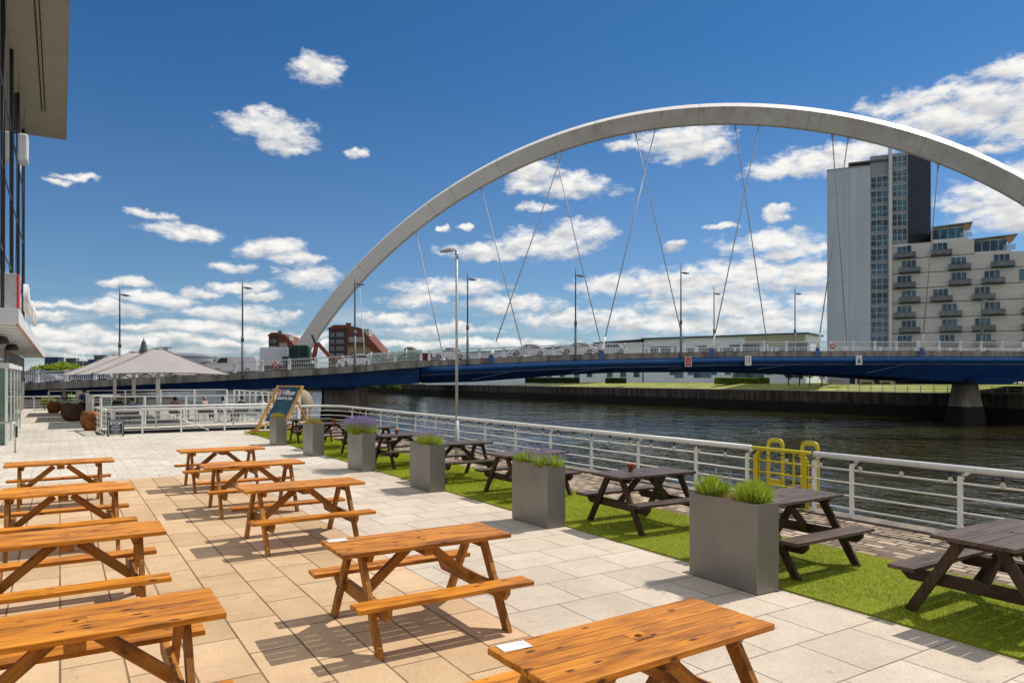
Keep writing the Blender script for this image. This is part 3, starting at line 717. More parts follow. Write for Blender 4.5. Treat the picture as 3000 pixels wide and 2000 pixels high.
for (a, lab) in ((7.58, 'yellow ladder hoop standing in the river side of the gate, nearer one'), (8.28, 'yellow ladder hoop on the river side of the gate, farther one')):
    ho = empty('ladder_hoop', AB(a, 10.72, -1.37), 0, lab, 'ladder')
    ctr = EB * .10
    pts = [(0, 0), (0, 2.38), (.03, 2.46), (.09, 2.49), (.27, 2.49), (.33, 2.46), (.36, 2.38), (.36, 0)]
    mb = MB(); W_ = .055
    inner = [(W_, 0), (W_, 2.36), (.075, 2.40), (.10, 2.42), (.26, 2.42), (.285, 2.40), (.36 - W_, 2.36), (.36 - W_, 0)]
    loop = pts + inner[::-1]
    P = [EA * x + ctr + Vector((0, 0, z)) for x, z in loop]; n = len(pts)
    vs = P + [p + EB * .03 for p in P]; N2 = len(P); fs = []
    for i in range(n - 1):
        a1, b1, c1, d1 = i, i + 1, N2 - 2 - i, N2 - 1 - i
        fs += [(a1, b1, c1, d1), (a1 + N2, d1 + N2, c1 + N2, b1 + N2)]
    for i in range(N2): fs.append((i, i + N2, (i + 1) % N2 + N2, (i + 1) % N2))
    mb.add(vs, fs); mb.build('hoop', YOR, ho)
    mb = MB(); mb.bar(EA * .05 + ctr + Vector((0, 0, 1.72)), EA * .31 + ctr + Vector((0, 0, 1.72)), .02, .09); mb.build('crosspiece', YOR, ho)
    for k in range(4):
        mb = MB(); mb.tube([EA * .05 + ctr + Vector((0, 0, .2 + .33 * k)), EA * .31 + ctr + Vector((0, 0, .2 + .33 * k))], .014, 6); mb.build('rung', YOR, ho)

# festoon lights strung under the top rail
BULB = mat('bulb_glass', (.85, .80, .66), .10, (.75, .64, .42), 30, trans=.35)
BLK = mat('black_rubber', (.018, .018, .018), .6)
fs_ = empty('festoon_lights', AB(-2, B_R - .06, .9), 0, 'string of clear festoon bulbs hung under the riverside rail', 'string lights')
org = fs_.location; cable = MB(); cp = []; bulbs = []
a = -2.0; k = 0
while a < 30:
    for j in range(4):
        t = j / 4; cp.append(AB(a + .66 * t, B_R - .05, .905 - .05 * math.sin(math.pi * t)) - org)
    bulbs.append(AB(a, B_R - .05, .90) - org); a += .66; k += 1
cp.append(AB(a, B_R - .05, .905) - org)
cable.tube(cp, .006, 5); cable.build('cable', BLK, fs_)
hm = MB(); hm.tube([(0, 0, .01), (0, 0, -.055)], .020, 8)
bm_ = MB(); bm_.lathe([(.0, -.150), (.020, -.141), (.034, -.112), (.032, -.090), (.018, -.060), (.016, -.050)], 10)
h0 = hm.build('socket', BLK, fs_); b0 = bm_.build('bulb', BULB, h0)
for i, p in enumerate(bulbs):
    if i: h = h0.copy(); COL.objects.link(h); q = b0.copy(); COL.objects.link(q); q.parent = h
    else: h = h0
    h.location = p; h.rotation_euler = (rnd.uniform(-.3, .3), rnd.uniform(-.2, .2), 0)

# lamp post on the quay
LP = mat('lamp_post_grey', (.50, .50, .48), .42, (.40, .40, .38), 5)
lp = empty('lamp_post', AB(16.55, 9.25, 0), 0, 'tall pale grey lamp post standing among the dark tables', 'lamp post')
y_ = H_EYE * FPX / (1344 - 1106.6); lp.location = Vector((ray(1338, 1344, y_).x, y_, 0))
k_ = y_ / FPX
mb = MB(); mb.tube([(0, 0, 0), (0, 0, 1.05)], .055, 16); mb.tube([(0, 0, 1.05), (0, 0, 1.15)], [.055, .042], 16); mb.tube([(0, 0, 1.15), (0, 0, 5.45)], [.040, .034], 16); mb.build('pole', LP, lp)
mb = MB(); mb.tube([(0, 0, 5.42), (0, 0, 5.62)], .048, 12); mb.tube([(0, 0, 5.62), (-.06, 0, 5.68)], [.04, .03], 8); mb.build('collar', STEEL, lp)
mb = MB()
rings = []
for t, w, zt_, zb in ((0, .05, .05, -.0), (.12, .10, .055, -.01), (.26, .11, .035, -.015), (.40, .07, .0, -.02), (.46, .02, -.01, -.018)):
    rings.append([(-.04 - t * .9, -w, 5.66 + zb - t * .1), (-.04 - t * .9, w, 5.66 + zb - t * .1), (-.04 - t * .9, w * .7, 5.66 + zt_), (-.04 - t * .9, -w * .7, 5.66 + zt_)])
mb.loft(rings, smooth=False); mb.build('lantern', STEEL, lp, bevel=.01)

# giant deckchair
DW = wood('deckchair_beech', (.32, .15, .04), (.60, .32, .08), (.74, .42, .13), .5, .1)
CANV = mat('navy_canvas', (.012, .045, .085), .8, (.03, .10, .15), 5, lo=.45, hi=.6)
dc = empty('giant_deckchair', (0, 0, 0), 0, 'giant wooden deckchair with a dark blue printed canvas', 'deckchair')
dc.location = (-9.12, 28.14, .02)
# local frame: chair faces the camera, x = its width
dirx = Vector((.75, -.661, 0)); diry = Vector((.661, .75, 0))
def dl(x, y, z): return dirx * x + diry * y + Vector((0, 0, z))
for sx in (-.88, .88):
    mb = MB(); mb.bar(dl(sx, -.15 - .30, .02), dl(sx, .55, 1.86), .09, .09); mb.build('back_frame', DW, dc, bevel=.006)
    mb = MB(); mb.bar(dl(sx * 1.05, -.85, .0) if sx < 0 else dl(sx * 1.05, -.85, 0), dl(sx * 1.05, .75, .62), .055, .06); mb.build('seat_frame', DW, dc, bevel=.006)
    mb = MB(); mb.bar(dl(sx * 1.05, .95, .02), dl(sx * 1.05, .30, 1.28), .05, .06); mb.build('rear_strut', DW, dc, bevel=.006)
mb = MB(); pass
for (x, y, z) in ((.92, .55, 1.84), (1.0, -.55, .13), (1.0, .95, .1)):
    mb = MB(); mb.tube([dl(-x, y, z), dl(x, y, z)], .03, 8); mb.build('crossrail', DW, dc)
# sling
rows = []
for i in range(15):
    t = i / 14; rows.append((.53 - .70 * t + .05 * math.sin(math.pi * t), 1.83 - 1.34 * t - .02 * math.sin(math.pi * t)))
mb = MB(); rings = []
for (y, z) in rows: rings.append([dl(-.66, y, z), dl(.66, y, z), dl(.66, y + .012, z - .006), dl(-.66, y + .012, z - .006)])
mb.loft(rings, smooth=False); cv = mb.build('canvas', CANV, dc)
WTX = mat('print_white', (.80, .80, .80), .6); PKX = mat('print_pink', (.75, .16, .22), .6)
def at_canvas(f):      # point and tilt at fraction f down the sling
    i = f * 14; k = int(i); q = i - k; y = rows[k][0] * (1 - q) + rows[k + 1][0] * q; z = rows[k][1] * (1 - q) + rows[k + 1][1] * q
    return y, z, math.atan2(rows[k][1] - rows[k + 1][1], rows[k][0] - rows[k + 1][0])
rzz = math.atan2(dirx.y, dirx.x)
y, z, tl = at_canvas(.17); p = dl(.15, y - .03, z + .005)
text_mesh('lettering', 'Hilton', .30, WTX, cv, .003, p, (tl, 0, rzz), bold=.008).scale = (1.15, 1, 1)
y, z, tl = at_canvas(.32); p = dl(-.0, y - .03, z + .005)
text_mesh('lettering', 'Garden Inn', .21, WTX, cv, .003, p, (tl, 0, rzz), bold=.006).scale = (1.15, 1, 1)
y, z, tl = at_canvas(.17); p = dl(-.48, y - .03, z + .005)
mb = MB(); Yt = Vector((0, math.cos(tl), math.sin(tl))); Yt = diry * math.cos(tl) + Z_ * math.sin(tl)
mb.obox(p, dirx, Yt, dirx.cross(Yt), .24, .25, .004); mb.build('logo', PKX, cv)
mb = MB()
nrm = dirx.cross(Yt)
for s_ in (-1, 1): mb.obox(p + nrm * .004, (dirx + Yt * s_).normalized(), (Yt - dirx * s_).normalized(), nrm, .26, .018, .002)
mb.obox(p + nrm * .004, dirx, Yt, nrm, .05, .05, .003); mb.build('logo_lines', WTX, cv)
mb = MB(); q_ = random.Random(5)
for i in range(230):
    f = q_.uniform(.40, .85); x = q_.uniform(-.60, .60); y, z, tl = at_canvas(f); Yt = diry * math.cos(tl) + Z_ * math.sin(tl); nr = dirx.cross(Yt)
    mb.obox(dl(x, y, z) + nr * .004, (dirx * q_.uniform(-1, 1) + Yt * q_.uniform(-1, 1)).normalized(), nr.cross(dirx), nr, q_.uniform(.03, .08), .012, .002)
mb.build('leaf_print', mat('print_teal', (.03, .20, .22), .7, (.05, .12, .30), 5), cv)

# stop board in front of the corner fence
sb = empty('stop_board', (0, 0, 0), TH - R(6), 'small dark STOP notice board standing against the railing corner', 'sign'); y_ = H_EYE * FPX / (1272 - 1106.6); y_ -= .75; sb.location = Vector((ray(339, 1272, y_).x, y_, 0))
mb = MB(); mb.box(-.28, .28, -.02, .02, .05, .63); mb.build('board', mat('slate_blue_board', (.03, .045, .07), .6), sb, bevel=.01)
mb = MB()
for (x0, x1, z0, z1) in ((-.245, .245, .585, .60), (-.245, .245, .08, .095), (-.245, -.23, .095, .585), (.23, .245, .095, .585)): mb.box(x0, x1, -.024, -.0205, z0, z1)
mb.build('border', WTX, sb)
mb = MB(); mb.box(-.28, -.22, -.1, .1, 0, .05); mb.box(.22, .28, -.1, .1, 0, .05); mb.build('foot', DARKM, sb)
text_mesh('lettering', 'STOP', .16, WTX, sb, .002, (0, -.023, .48), (R(90), 0, 0), bold=.006)
for k in range(5):
    mb = MB(); w = (.12, .15, .17, .14, .10)[k]; mb.box(-w, w, -.023, -.0205, .37 - k * .055, .385 - k * .055); mb.build('small_print', WTX, sb)

# ================================================================== BRIDGE
DSL = .12                                       # the deck's near edge: y = 82.4 + .12 x
DD = Vector((1, DSL, 0)).normalized(); DN = Vector((-DD.y, DD.x, 0))
def edge(x, z=0.0, off=0.0):                    # off: metres beyond the near edge
    return Vector((x, 82.4 + DSL * x, z)) + DN * off
ZT = [(-160, 1.3), (-90, 1.45), (-51, 1.60), (-31, 2.62), (-17, 3.52), (-10.8, 4.10), (-4.6, 4.38), (7.2, 4.93), (20, 5.20), (26, 5.36), (50, 5.52), (75, 5.5), (110, 5.1), (170, 4.4)]
def lut(T_, x):
    if x <= T_[0][0]: return T_[0][1]
    for (a, b), (c, d) in zip(T_, T_[1:]):
        if x <= c: t = (x - a) / (c - a); return b + (d - b) * t
    return T_[-1][1]
def zdeck(x): return (lut(ZT, x - 2) + lut(ZT, x) + lut(ZT, x + 2)) / 3
br = empty('road_bridge', edge(0, 0), 0, 'road bridge with a dark blue girder, concrete edge and white parapet across the river', 'bridge')
B0 = br.location.copy()
def sweep(name, m, x0, x1, prof, step=3.0, parent=br, smooth=False):
    """prof(x) -> list of (offset from near edge, z)"""
    n = max(2, int(abs(x1 - x0) / step) + 1); rings = []
    for i in range(n):
        x = x0 + (x1 - x0) * i / (n - 1); rings.append([edge(x, z, o) - B0 for o, z in prof(x)])
    mb = MB(); mb.loft(rings, smooth=smooth); return mb.build(name, m, parent)
DWID = 17.0
ASPH = mat('bridge_asphalt', (.10, .10, .10), .9)
FASC = mat('stained_fascia_concrete', (.36, .33, .285), .85, (.15, .125, .10), .9, .01, 9, stretch=(1.5, 1, .25), lo=.35, hi=.62)
# deck slab with upstand edges
sweep('deck_slab', CONC, -9.6, 170, lambda x: [(.5, zdeck(x) - .62), (.5, zdeck(x) - .06), (DWID - .5, zdeck(x) - .06), (DWID - .5, zdeck(x) - .62)])
sweep('deck_slab', CONC, -160, -9.8, lambda x: [(-1.1, zdeck(x) - .62), (-1.1, zdeck(x) - .06), (DWID - .5, zdeck(x) - .06), (DWID - .5, zdeck(x) - .62)])
sweep('road_surface', ASPH, -160, 170, lambda x: [(1.4, zdeck(x) - .058), (1.4, zdeck(x) - .02), (DWID - 1.4, zdeck(x) - .02), (DWID - 1.4, zdeck(x) - .058)])
sweep('edge_beam', FASC, -9.8, 170, lambda x: [(0, zdeck(x) - .66), (0, zdeck(x)), (.46, zdeck(x)), (.46, zdeck(x) - .66)])
sweep('edge_beam', FASC, -160, -9.82, lambda x: [(-1.6, zdeck(x) - .72), (-1.6, zdeck(x) + .02), (-1.14, zdeck(x) + .02), (-1.14, zdeck(x) - .72)])
sweep('edge_beam', FASC, -160, 170, lambda x: [(DWID - .46, zdeck(x) - .66), (DWID - .46, zdeck(x)), (DWID, zdeck(x)), (DWID, zdeck(x) - .66)])
# blue box girder with a round top tube, and a darker web set back below it
def zbot(x): return lut([(-160, -.4), (-60, .0), (-36, .75), (-17, 1.25), (-11.5, 1.55), (-3.7, 1.75), (7.2, 2.6), (16, 2.95), (31, 3.0), (44, 2.55), (56, 1.75), (64, 1.7), (80, 2.3), (170, 1.5)], x)
def tube_prof(x):
    zc = zdeck(x) - 1.02; r = .42; return [(.30 + r * math.cos(t * math.pi / 5 + .1), zc + r * math.sin(t * math.pi / 5 + .1)) for t in range(10)]
sweep('edge_tube', BLUE, -10.2, 170, tube_prof, 4, smooth=True)
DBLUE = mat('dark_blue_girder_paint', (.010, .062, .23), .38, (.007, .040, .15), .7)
sweep('main_girder', DBLUE, -10.2, 170, lambda x: [(.62, zdeck(x) - .70), (1.15, zdeck(x) - .70), (2.4, zbot(x)), (2.0, zbot(x)), (.62, zdeck(x) - 1.7)], 3)
sweep('main_girder', DBLUE, -62, -10.4, lambda x: [(-.9, zdeck(x) - .72), (.2, zdeck(x) - .72), (.9, zbot(x)), (-.3, zbot(x))], 3)
sweep('far_girder', DBLUE, -62, 170, lambda x: [(DWID - 1.6, zdeck(x) - .64), (DWID - .5, zdeck(x) - .64), (DWID - 1.1, zbot(x)), (DWID - 1.6, zbot(x))], 4)
sweep('abutment_wall', CONC, -160, -58, lambda x: [(.3, -3.9), (.3, zdeck(x) - .64), (DWID - .3, zdeck(x) - .64), (DWID - .3, -3.9)], 20)
# cross beams / sloping ribs on the near web
for x in range(-6, 130, 6):
    mb = MB(); mb.bar(edge(x, zdeck(x) - .75, 1.6) - B0, edge(x + .3, zdeck(x) - .75, DWID - 1.8) - B0, .35, .9); mb.build('cross_beam', DBLUE, br)
for x in (2, 13.5, 25, 36, 50):
    mb = MB(); mb.bar(edge(x - 6.5, zbot(x - 6.5) + .25, 1.0) - B0, edge(x - .4, zdeck(x) - 1.42, .5) - B0, .10, .07); mb.build('service_pipe', mat('pipe_blue_grey', (.10, .16, .26), .5), br)
# piers
def pier(x, wtop, wbot, dtop, dbot, offp):
    zt_ = zbot(x) - .05; mb = MB(); rings = []
    for z, w, d in ((QZ - 2, wbot * 1.03, dbot), (QZ + .1, wbot, dbot), (zt_ - .3, wtop, dtop), (zt_, wtop * 1.05, dtop * 1.02)):
        c = edge(x, z, offp) - B0; ring = []
        for j in range(12):
            a = 2 * math.pi * j / 12; ca, sa = math.cos(a), math.sin(a)
            ring.append(c + DD * (w / 2 * math.copysign(abs(ca) ** .4, ca)) + DN * (d / 2 * math.copysign(abs(sa) ** .4, sa)))
        rings.append(ring)
    mb.loft(rings)
    return mb.build('pier', mat('pier_concrete', (.32, .28, .23), .85, (.15, .125, .095), .8, .01, 10, stretch=(1.5, 1.5, .35), lo=.3, hi=.6), br)
PIERS = [(-19.3, 5.0, 5.4, 9, 9.4, 8.2), (60.6, 2.3, 3.6, 2.6, 4.2, 6.0), (66.5, 2.3, 3.4, 2.6, 3.8, 13.5)]
for p_ in PIERS: pier(*p_)
for x in (-19.3, 60.6):
    mb = MB(); rings = []
    s_ = 1.4 if x < 0 else 2.0
    for t, d in ((-s_ * 1.6, .35), (-s_, 1.0), (s_, 1.0), (s_ * 1.6, .35)):
        z1 = zbot(x) + .5; rings.append([edge(x + t, zbot(x) - d * .75 + .4, .8) - B0, edge(x + t, z1, .3) - B0, edge(x + t, z1, DWID - .8) - B0, edge(x + t, zbot(x) - d * .75 + .4, DWID - 1.2) - B0])
    mb.loft(rings); mb.build('bearing_block', DBLUE, br)
for z0, z1, s_, m_ in ((QZ - .5, -1.55, 1.05, mat('tidal_stain_concrete', (.022, .020, .014), .85, (.012, .012, .008), 2)),):
    for x, wt_, wb, dt_, db, of_ in PIERS:
        mb = MB(); rings = []; Zt = zbot(x) - .35
        for z in (z0, z1):
            t = (z - (QZ + .1)) / (Zt - (QZ + .1)); w = (wb + (wt_ - wb) * t) + .08; d = (db + (dt_ - db) * t) + .08; c = edge(x, z, of_) - B0
            rings.append([c + DD * (w / 2 * math.copysign(abs(math.cos(a)) ** .4, math.cos(a))) + DN * (d / 2 * math.copysign(abs(math.sin(a)) ** .4, math.sin(a))) for a in [2 * math.pi * j / 12 for j in range(12)]])
        mb.loft(rings); mb.build('tide_band', m_, br)
# parapets: one panel of slim bars per bay, stout curved post between bays
PW_ = mat('parapet_white', (.84, .84, .84), .45, (.68, .68, .67), 2)
def panel_mesh(L, tilt):
    mb = MB(); n = 15
    mb.bar((0, 0, 1.10), (L, 0, 1.10 + tilt), .10, .10); mb.bar((0, 0, .14), (L, 0, .14 + tilt), .05, .05)
    for i in range(1, n): x = L * i / n; t = tilt * i / n; mb.bar((x, 0, .14 + t), (x, 0, 1.08 + t), .022, .028)
    return mb
post_mb = MB()
post_mb.extr([(-.15, -.10, 0), (-.15, .12, 0), (-.15, .16, .55), (-.15, .10, 1.0), (-.15, .0, 1.19), (-.15, -.09, 1.17), (-.15, -.07, .95), (-.15, .0, .6)], (.30, 0, 0))
posts = None
def parapet(x0, x1, off, step, zadd=0.0):
    global posts
    n = int(round((x1 - x0) / step)); step = (x1 - x0) / n
    for i in range(n + 1):
        x = x0 + step * i
        if posts is None: o = post_mb.build('parapet_post', PW_, br); posts = o
        else: o = posts.copy(); COL.objects.link(o)
        o.location = edge(x, zdeck(x) + zadd, off) - B0; o.rotation_euler = (0, 0, math.atan(DSL))
        if i < n:
            p0 = edge(x, zdeck(x) + zadd, off); p1 = edge(x + step, zdeck(x + step) + zadd, off)
            L = Vector((p1.x - p0.x, p1.y - p0.y)).length
            panel_mesh(L, p1.z - p0.z).build('parapet_panel', PW_, br, recalc=False, loc=p0 - B0, rz=math.atan(DSL))
parapet(-9.3, 83.5, .23, 2.8)
parapet(-63.5, -10.2, -1.37, 2.8, .02)
parapet(-60, 100, DWID - .23, 5.6)
# glazed screens by the joint of the two spans
SCR = mat('parapet_glass', (.55, .68, .70), .08, (.5, .62, .64), 3, trans=.75, spec=.6)
for x in (-15.6, -13.7, -11.8):
    p0 = edge(x, zdeck(x) + .05, -1.25) - B0; mb = MB(); rings = []
    for z, o in ((0, .12), (.5, .0), (.9, -.02), (1.25, .15)): rings.append([p0 + Vector((0, o, z)), p0 + DD * 1.7 + Vector((0, o, z + .05)), p0 + DD * 1.7 + Vector((0, o + .03, z + .05)), p0 + Vector((0, o + .03, z))])
    mb.loft(rings, smooth=False); mb.build('glass_screen', SCR, br)
    mb = MB(); mb.tube([p0 + Vector((0, o - .02, z)) for z, o in ((0, .14), (.5, .02), (.9, .0), (1.28, .17))], .06, 6); mb.build('screen_post', PW_, br)
# navigation boards hanging from the edge tube
for x, kind_ in ((20.6, 0), (27.9, 1), (41.8, 2)):
    c = edge(x, zdeck(x) - 1.12, -.22) - B0; nb = MB()
    X, Y, Z = DD, DN, Z_
    nb.obox(c, X, Y, Z, .80, .05, 1.15); o = nb.build('navigation_board', WHITE, br)
    f = c - DN * .03
    if kind_ == 0:
        g = MB(); g.obox(f, X, Y, Z, .62, .02, .98); g.build('red_field', mat('sign_red', (.62, .05, .04), .5), o)
        g = MB(); [g.obox(f - DN * .012 + Z_ * dz, X, Y, Z, .30, .01, .05) for dz in (-.2, 0, .2)]; g.build('white_marks', WHITE, o)
    elif kind_ == 1:
        g = MB(); [g.obox(f + DD * dx, X, Y, Z, .08, .02, .8) for dx in (-.16, .16)]; g.build('grey_bars', mat('sign_grey', (.30, .22, .26), .5), o)
    else:
        g = MB(); g.extr([f + DD * -.24 - Z_ * .35, f + DD * .24 - Z_ * .35, f + Z_ * .38], -DN * .02); g.build('green_triangle', mat('sign_green', (.01, .16, .10), .5), o)
# life rings on the parapet
LRM = mat('lifebuoy_orange', (.62, .10, .03), .5)
def lifering(p, lab):
    e = empty('life_ring', p, 0, lab, 'life ring', 'life rings on the bridge parapet'); mb = MB()
    mb.tube([Vector((.27 * math.cos(t), 0, .27 * math.sin(t))) for t in [2 * math.pi * k / 18 for k in range(18)]], .085, 8, closed=True); mb.build('ring', LRM, e)
    mb = MB()
    for k in range(4):
        t = math.pi / 4 + k * math.pi / 2; c = Vector((.27 * math.cos(t), 0, .27 * math.sin(t))); tt = Vector((-math.sin(t), 0, math.cos(t)))
        mb.tube([c - tt * .04, c + tt * .04], .092, 8)
    mb.build('bands', WHITE, e)
lifering(edge(-25.6, zdeck(-25.6) + .62, -1.55), 'orange life ring on the parapet below the white lorry')
lifering(edge(38.6, zdeck(38.6) + .62, .05), 'orange life ring on the parapet in front of the tower')

# arch: fitted plan line and profile
AX0, AY0, APH = 18.55, 95.0, -.41
AC = [-8.885, -5.796, -.392, 2.104, -27.077, .017, 36.126]
def arch_z(s):
    t = s / 60; r = 0
    for c in AC: r = r * t + c
    return r
AE = Vector((math.cos(APH), math.sin(APH), 0)); AW = Vector((AE.y, -AE.x, 0))    # AW points towards the camera side
if AW.y > 0: AW = -AW
s_list = [(-65 + k * 2.0) for k in range(63)]
ctr = [(s, arch_z(s)) for s in s_list if arch_z(s) > -6 or abs(s) < 50]
arch = empty('steel_arch', Vector((AX0, AY0, 0)), 0, 'great white steel arch leaping diagonally over the bridge', 'arch')
# section: sloping upper flanks and inclined lower flanks meeting at the widest line
SEC = [(1.30, -.22), (1.30, .22), (.50, 1.32), (-1.30, .34), (-1.30, -.34), (.50, -1.32)]
rings = []
def arch_frame(s):
    d = .5; tz = (arch_z(s + d) - arch_z(s - d)) / (2 * d); T_ = (AE + Z_ * tz).normalized(); N_ = (Z_ * 1 - AE * tz).normalized()
    return AE * s + Z_ * arch_z(s), T_, N_
for s, z in ctr:
    p, T_, N_ = arch_frame(s); rings.append([p + N_ * n + AW * w for n, w in SEC])
ARM = bpy.data.materials.new('arch_white_steel'); ARM.use_nodes = True; T = NT(ARM.node_tree); b = T.N['Principled BSDF']
tcx = T.n('ShaderNodeTexCoord'); at = T.n('ShaderNodeAttribute', attribute_name='gr')
sepg = T.n('ShaderNodeSeparateXYZ'); T.l(at.outputs['Vector'], sepg.inputs[0])
strk = T.noise(T.v('MULTIPLY', at.outputs['Vector'], (1.3, .30, .2)), 1.0, 8, .78, .4)
patch = T.noise(T.v('MULTIPLY', at.outputs['Vector'], (.05, .1, .1)), 1.0, 2, .5)
# algae and run-off stains grow below the upper seam, mostly on the middle and right of the span
hang = T.mapr(T.m('ADD', sepg.outputs[1], T.m('MULTIPLY', T.noise(T.v('MULTIPLY', at.outputs['Vector'], (.5, .1, .1)), 1.0, 3, .6), -1.4)), .0, -1.7, 1, 0)
f1 = T.m('MULTIPLY', T.mapr(strk, .50, .72, 0, 1), hang)
f1 = T.m('MULTIPLY', f1, T.mapr(sepg.outputs[0], -30, 5, .1, 1)); f1 = T.m('MULTIPLY', f1, T.m('LESS_THAN', sepg.outputs[1], .505))
c = T.mix(T.mapr(patch, .3, .7), (.78, .75, .70), (.86, .84, .80))
under_shade = T.m('MULTIPLY', T.m('MULTIPLY', T.mapr(sepg.outputs[0], -34, -8, 0, 1), T.m('LESS_THAN', sepg.outputs[1], .505)), T.mapr(T.noise(T.v('MULTIPLY', at.outputs['Vector'], (.35, .5, .5)), 1.0, 5, .7), .3, .7, .35, .75))
c = T.mix(under_shade, c, (.40, .345, .28))  # brown mix paints shade onto the down-facing lower flanks, middle and right
c = T.mix(T.m('MULTIPLY', f1, .85), c, (.12, .095, .055))
T.l(c, b.inputs['Base Color']); b.inputs['Roughness'].default_value = .45
vs = [v for r in rings for v in r]; fs = []
gr = [(s, n, w) for s, z in ctr for n, w in SEC]
for i in range(len(rings) - 1):
    for k in range(6): fs.append((i * 6 + k, i * 6 + (k + 1) % 6, (i + 1) * 6 + (k + 1) % 6, (i + 1) * 6 + k))
fs += [tuple(range(5, -1, -1)), tuple((len(rings) - 1) * 6 + k for k in range(6))]
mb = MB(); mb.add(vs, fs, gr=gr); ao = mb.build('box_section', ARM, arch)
# section joints
for s in (-45.5, -33, -29.4, -22, -13, -7.5, 6, 19, 31, 41):
    mb = MB(); p, T_, N_ = arch_frame(s); mb.loft([[p + T_ * d + N_ * n * 1.006 + AW * w * 1.008 for n, w in SEC] for d in (-.03, .03)])
    mb.build('joint_seam', mat('seam_grey', (.34, .31, .27), .6), arch)
# hangers
HNG = mat('hanger_steel', (.44, .45, .47), .4)
hang_g = 'steel hangers between arch and deck'
def s_of_u(u):
    k = (u - 1500) / FPX; return (k * AY0 - AX0) / (math.cos(APH) - k * math.sin(APH))
def hanger(ut, ub, near, lab):
    s = s_of_u(ut / .784); p, T_, N_ = arch_frame(s); top = Vector((AX0, AY0, 0)) + p - N_ * 1.3
    k = (ub / .784 - 1500) / FPX; off = -.15 if near else DWID + .15
    # x on the edge line where the sight-line crosses it
    p0 = edge(0, 0, off); x = (k * p0.y - p0.x) / (DD.x - k * DD.y); bx = p0.x + DD.x * x
    bot = Vector((bx, p0.y + DD.y * x, 0)); bot.z = zdeck(bx) + (.25 if near else -.1)
    e = empty('hanger_cable', bot, 0, lab, 'cable', hang_g)
    d = top - bot; dn = d.normalized()
    mb = MB(); mb.tube([dn * 1.5, d - dn * .4], .068, 6); mb.build('cable', HNG, e)
    sd_ = DD
    mb = MB(); mb.extr([-sd_ * .32 - Z_ * .75, sd_ * .36 - Z_ * .75, sd_ * .24 + Z_ * .25, dn * .55 + sd_ * .08, dn * .55 - sd_ * .08, -sd_ * .2 + Z_ * .2], DN * .08)
    mb.build('lug', BLUE, e)
    mb = MB(); mb.tube([dn * .05, dn * .35, dn * 1.1, dn * 1.9], [.22, .26, .10, .07], 8); mb.build('socket', PW_, e)
    mb = MB(); mb.tube([d - dn * .9, d - dn * .3, d + dn * .1], [.06, .12, .16], 8); mb.build('upper_socket', HNG, e)
for i, (ut, ub) in enumerate([(1290, 1128), (1505, 1382), (1748, 1635), (1958, 1878), (2170, 2118), (2395, 2362)]):
    hanger(ut, ub, True, ['near side hanger cable farthest from the tower, leaning steeply', 'second near side hanger cable counting from the lamp post', 'near side hanger cable ending beside the red navigation board', 'near side hanger cable ending just short of the tower', 'near side hanger cable crossing in front of the stepped flats', 'near side hanger cable at the frame edge'][i])
for i, (ut, ub) in enumerate([(815, 840), (946, 1022), (1098, 1207), (1270, 1388), (1458, 1577), (1692, 1766), (1920, 1947)]):
    hanger(ut, ub, False, ['short far side hanger cable close to the arch foot', 'far side hanger cable rising beside the white lamp post', 'far side hanger cable ending between two lamp columns', 'far side hanger cable ending above the parked silver cars', 'far side hanger cable crossing the lamp column before the white building', 'far side hanger cable ending over the long white building', 'far side hanger cable passing in front of the plain tower slab'][i])
# lamp columns along the bridge
COLM = mat('lamp_column_grey', (.16, .17, .19), .45)
def column(u, top, far, lab):
    k = (u / .784 - 1500) / FPX; off = -.25 if not far else DWID + .2
    if not far and u < 950: off = -1.9
    p0 = edge(0, 0, off); x = (k * p0.y - p0.x) / (DD.x - k * DD.y); q = Vector((p0.x + DD.x * x, p0.y + DD.y * x, 0)); q.z = zdeck(q.x) - .7
    h = H_EYE - (top / .784 - 1106.6) / FPX * q.y - q.z
    e = empty('bridge_lamp_column', q, math.atan(DSL), lab, 'street lamp', 'lamp columns along the bridge')
    mb = MB(); mb.tube([(0, 0, 0), (0, 0, .8), (0, 0, 4.2)], [.16, .15, .12], 10); mb.tube([(0, 0, 4.2), (0, 0, h - 1.2), (0, 0, h)], [.09, .07, .03], 8); mb.build('pole', COLM, e)
    mb = MB(); mb.tube([(0, 0, 4.0), (0, 0, 4.5)], .17, 8); mb.build('collar', COLM, e)
    s_ = -1 if far else 1
    mb = MB(); mb.loft([[(.05, -.05, h - 1.15), (.05, .05, h - 1.15), (.05, .05, h - 1.05), (.05, -.05, h - 1.05)], [(.5, -.14, h - 1.30), (.5, .14, h - 1.30), (.5, .12, h - 1.08), (.5, -.12, h - 1.08)], [(1.0, -.10, h - 1.26), (1.0, .10, h - 1.26), (1.0, .08, h - 1.16), (1.0, -.08, h - 1.16)]])
    mb.build('lantern', COLM, e)
for u, t, far, lab in [(275, 652, 0, 'dark lamp column rising behind the grey umbrellas'), (557, 636, 0, 'dark lamp column standing at the parapet between umbrellas and flats'), (815, 628, 0, 'dark lamp column in front of the arch foot'),
                       (1074, 618, 0, 'dark lamp column just behind the pale quay lamp post'), (1322, 610, 0, 'dark lamp column between two silver cars'), (1564, 604, 0, 'dark lamp column in front of the long white building'),
                       (1640, 656, 1, 'dark lamp column on the far side of the deck near the red board'), (1826, 656, 1, 'dark lamp column on the far side of the deck short of the tower'), (-10, 660, 0, 'dark lamp column hidden behind the hotel'), (2255, 670, 1, 'far side lamp column against the stepped flats')]:
    if u > 0: column(u, t, far, lab)
# concrete thrust block at the left arch foot
mb = MB()

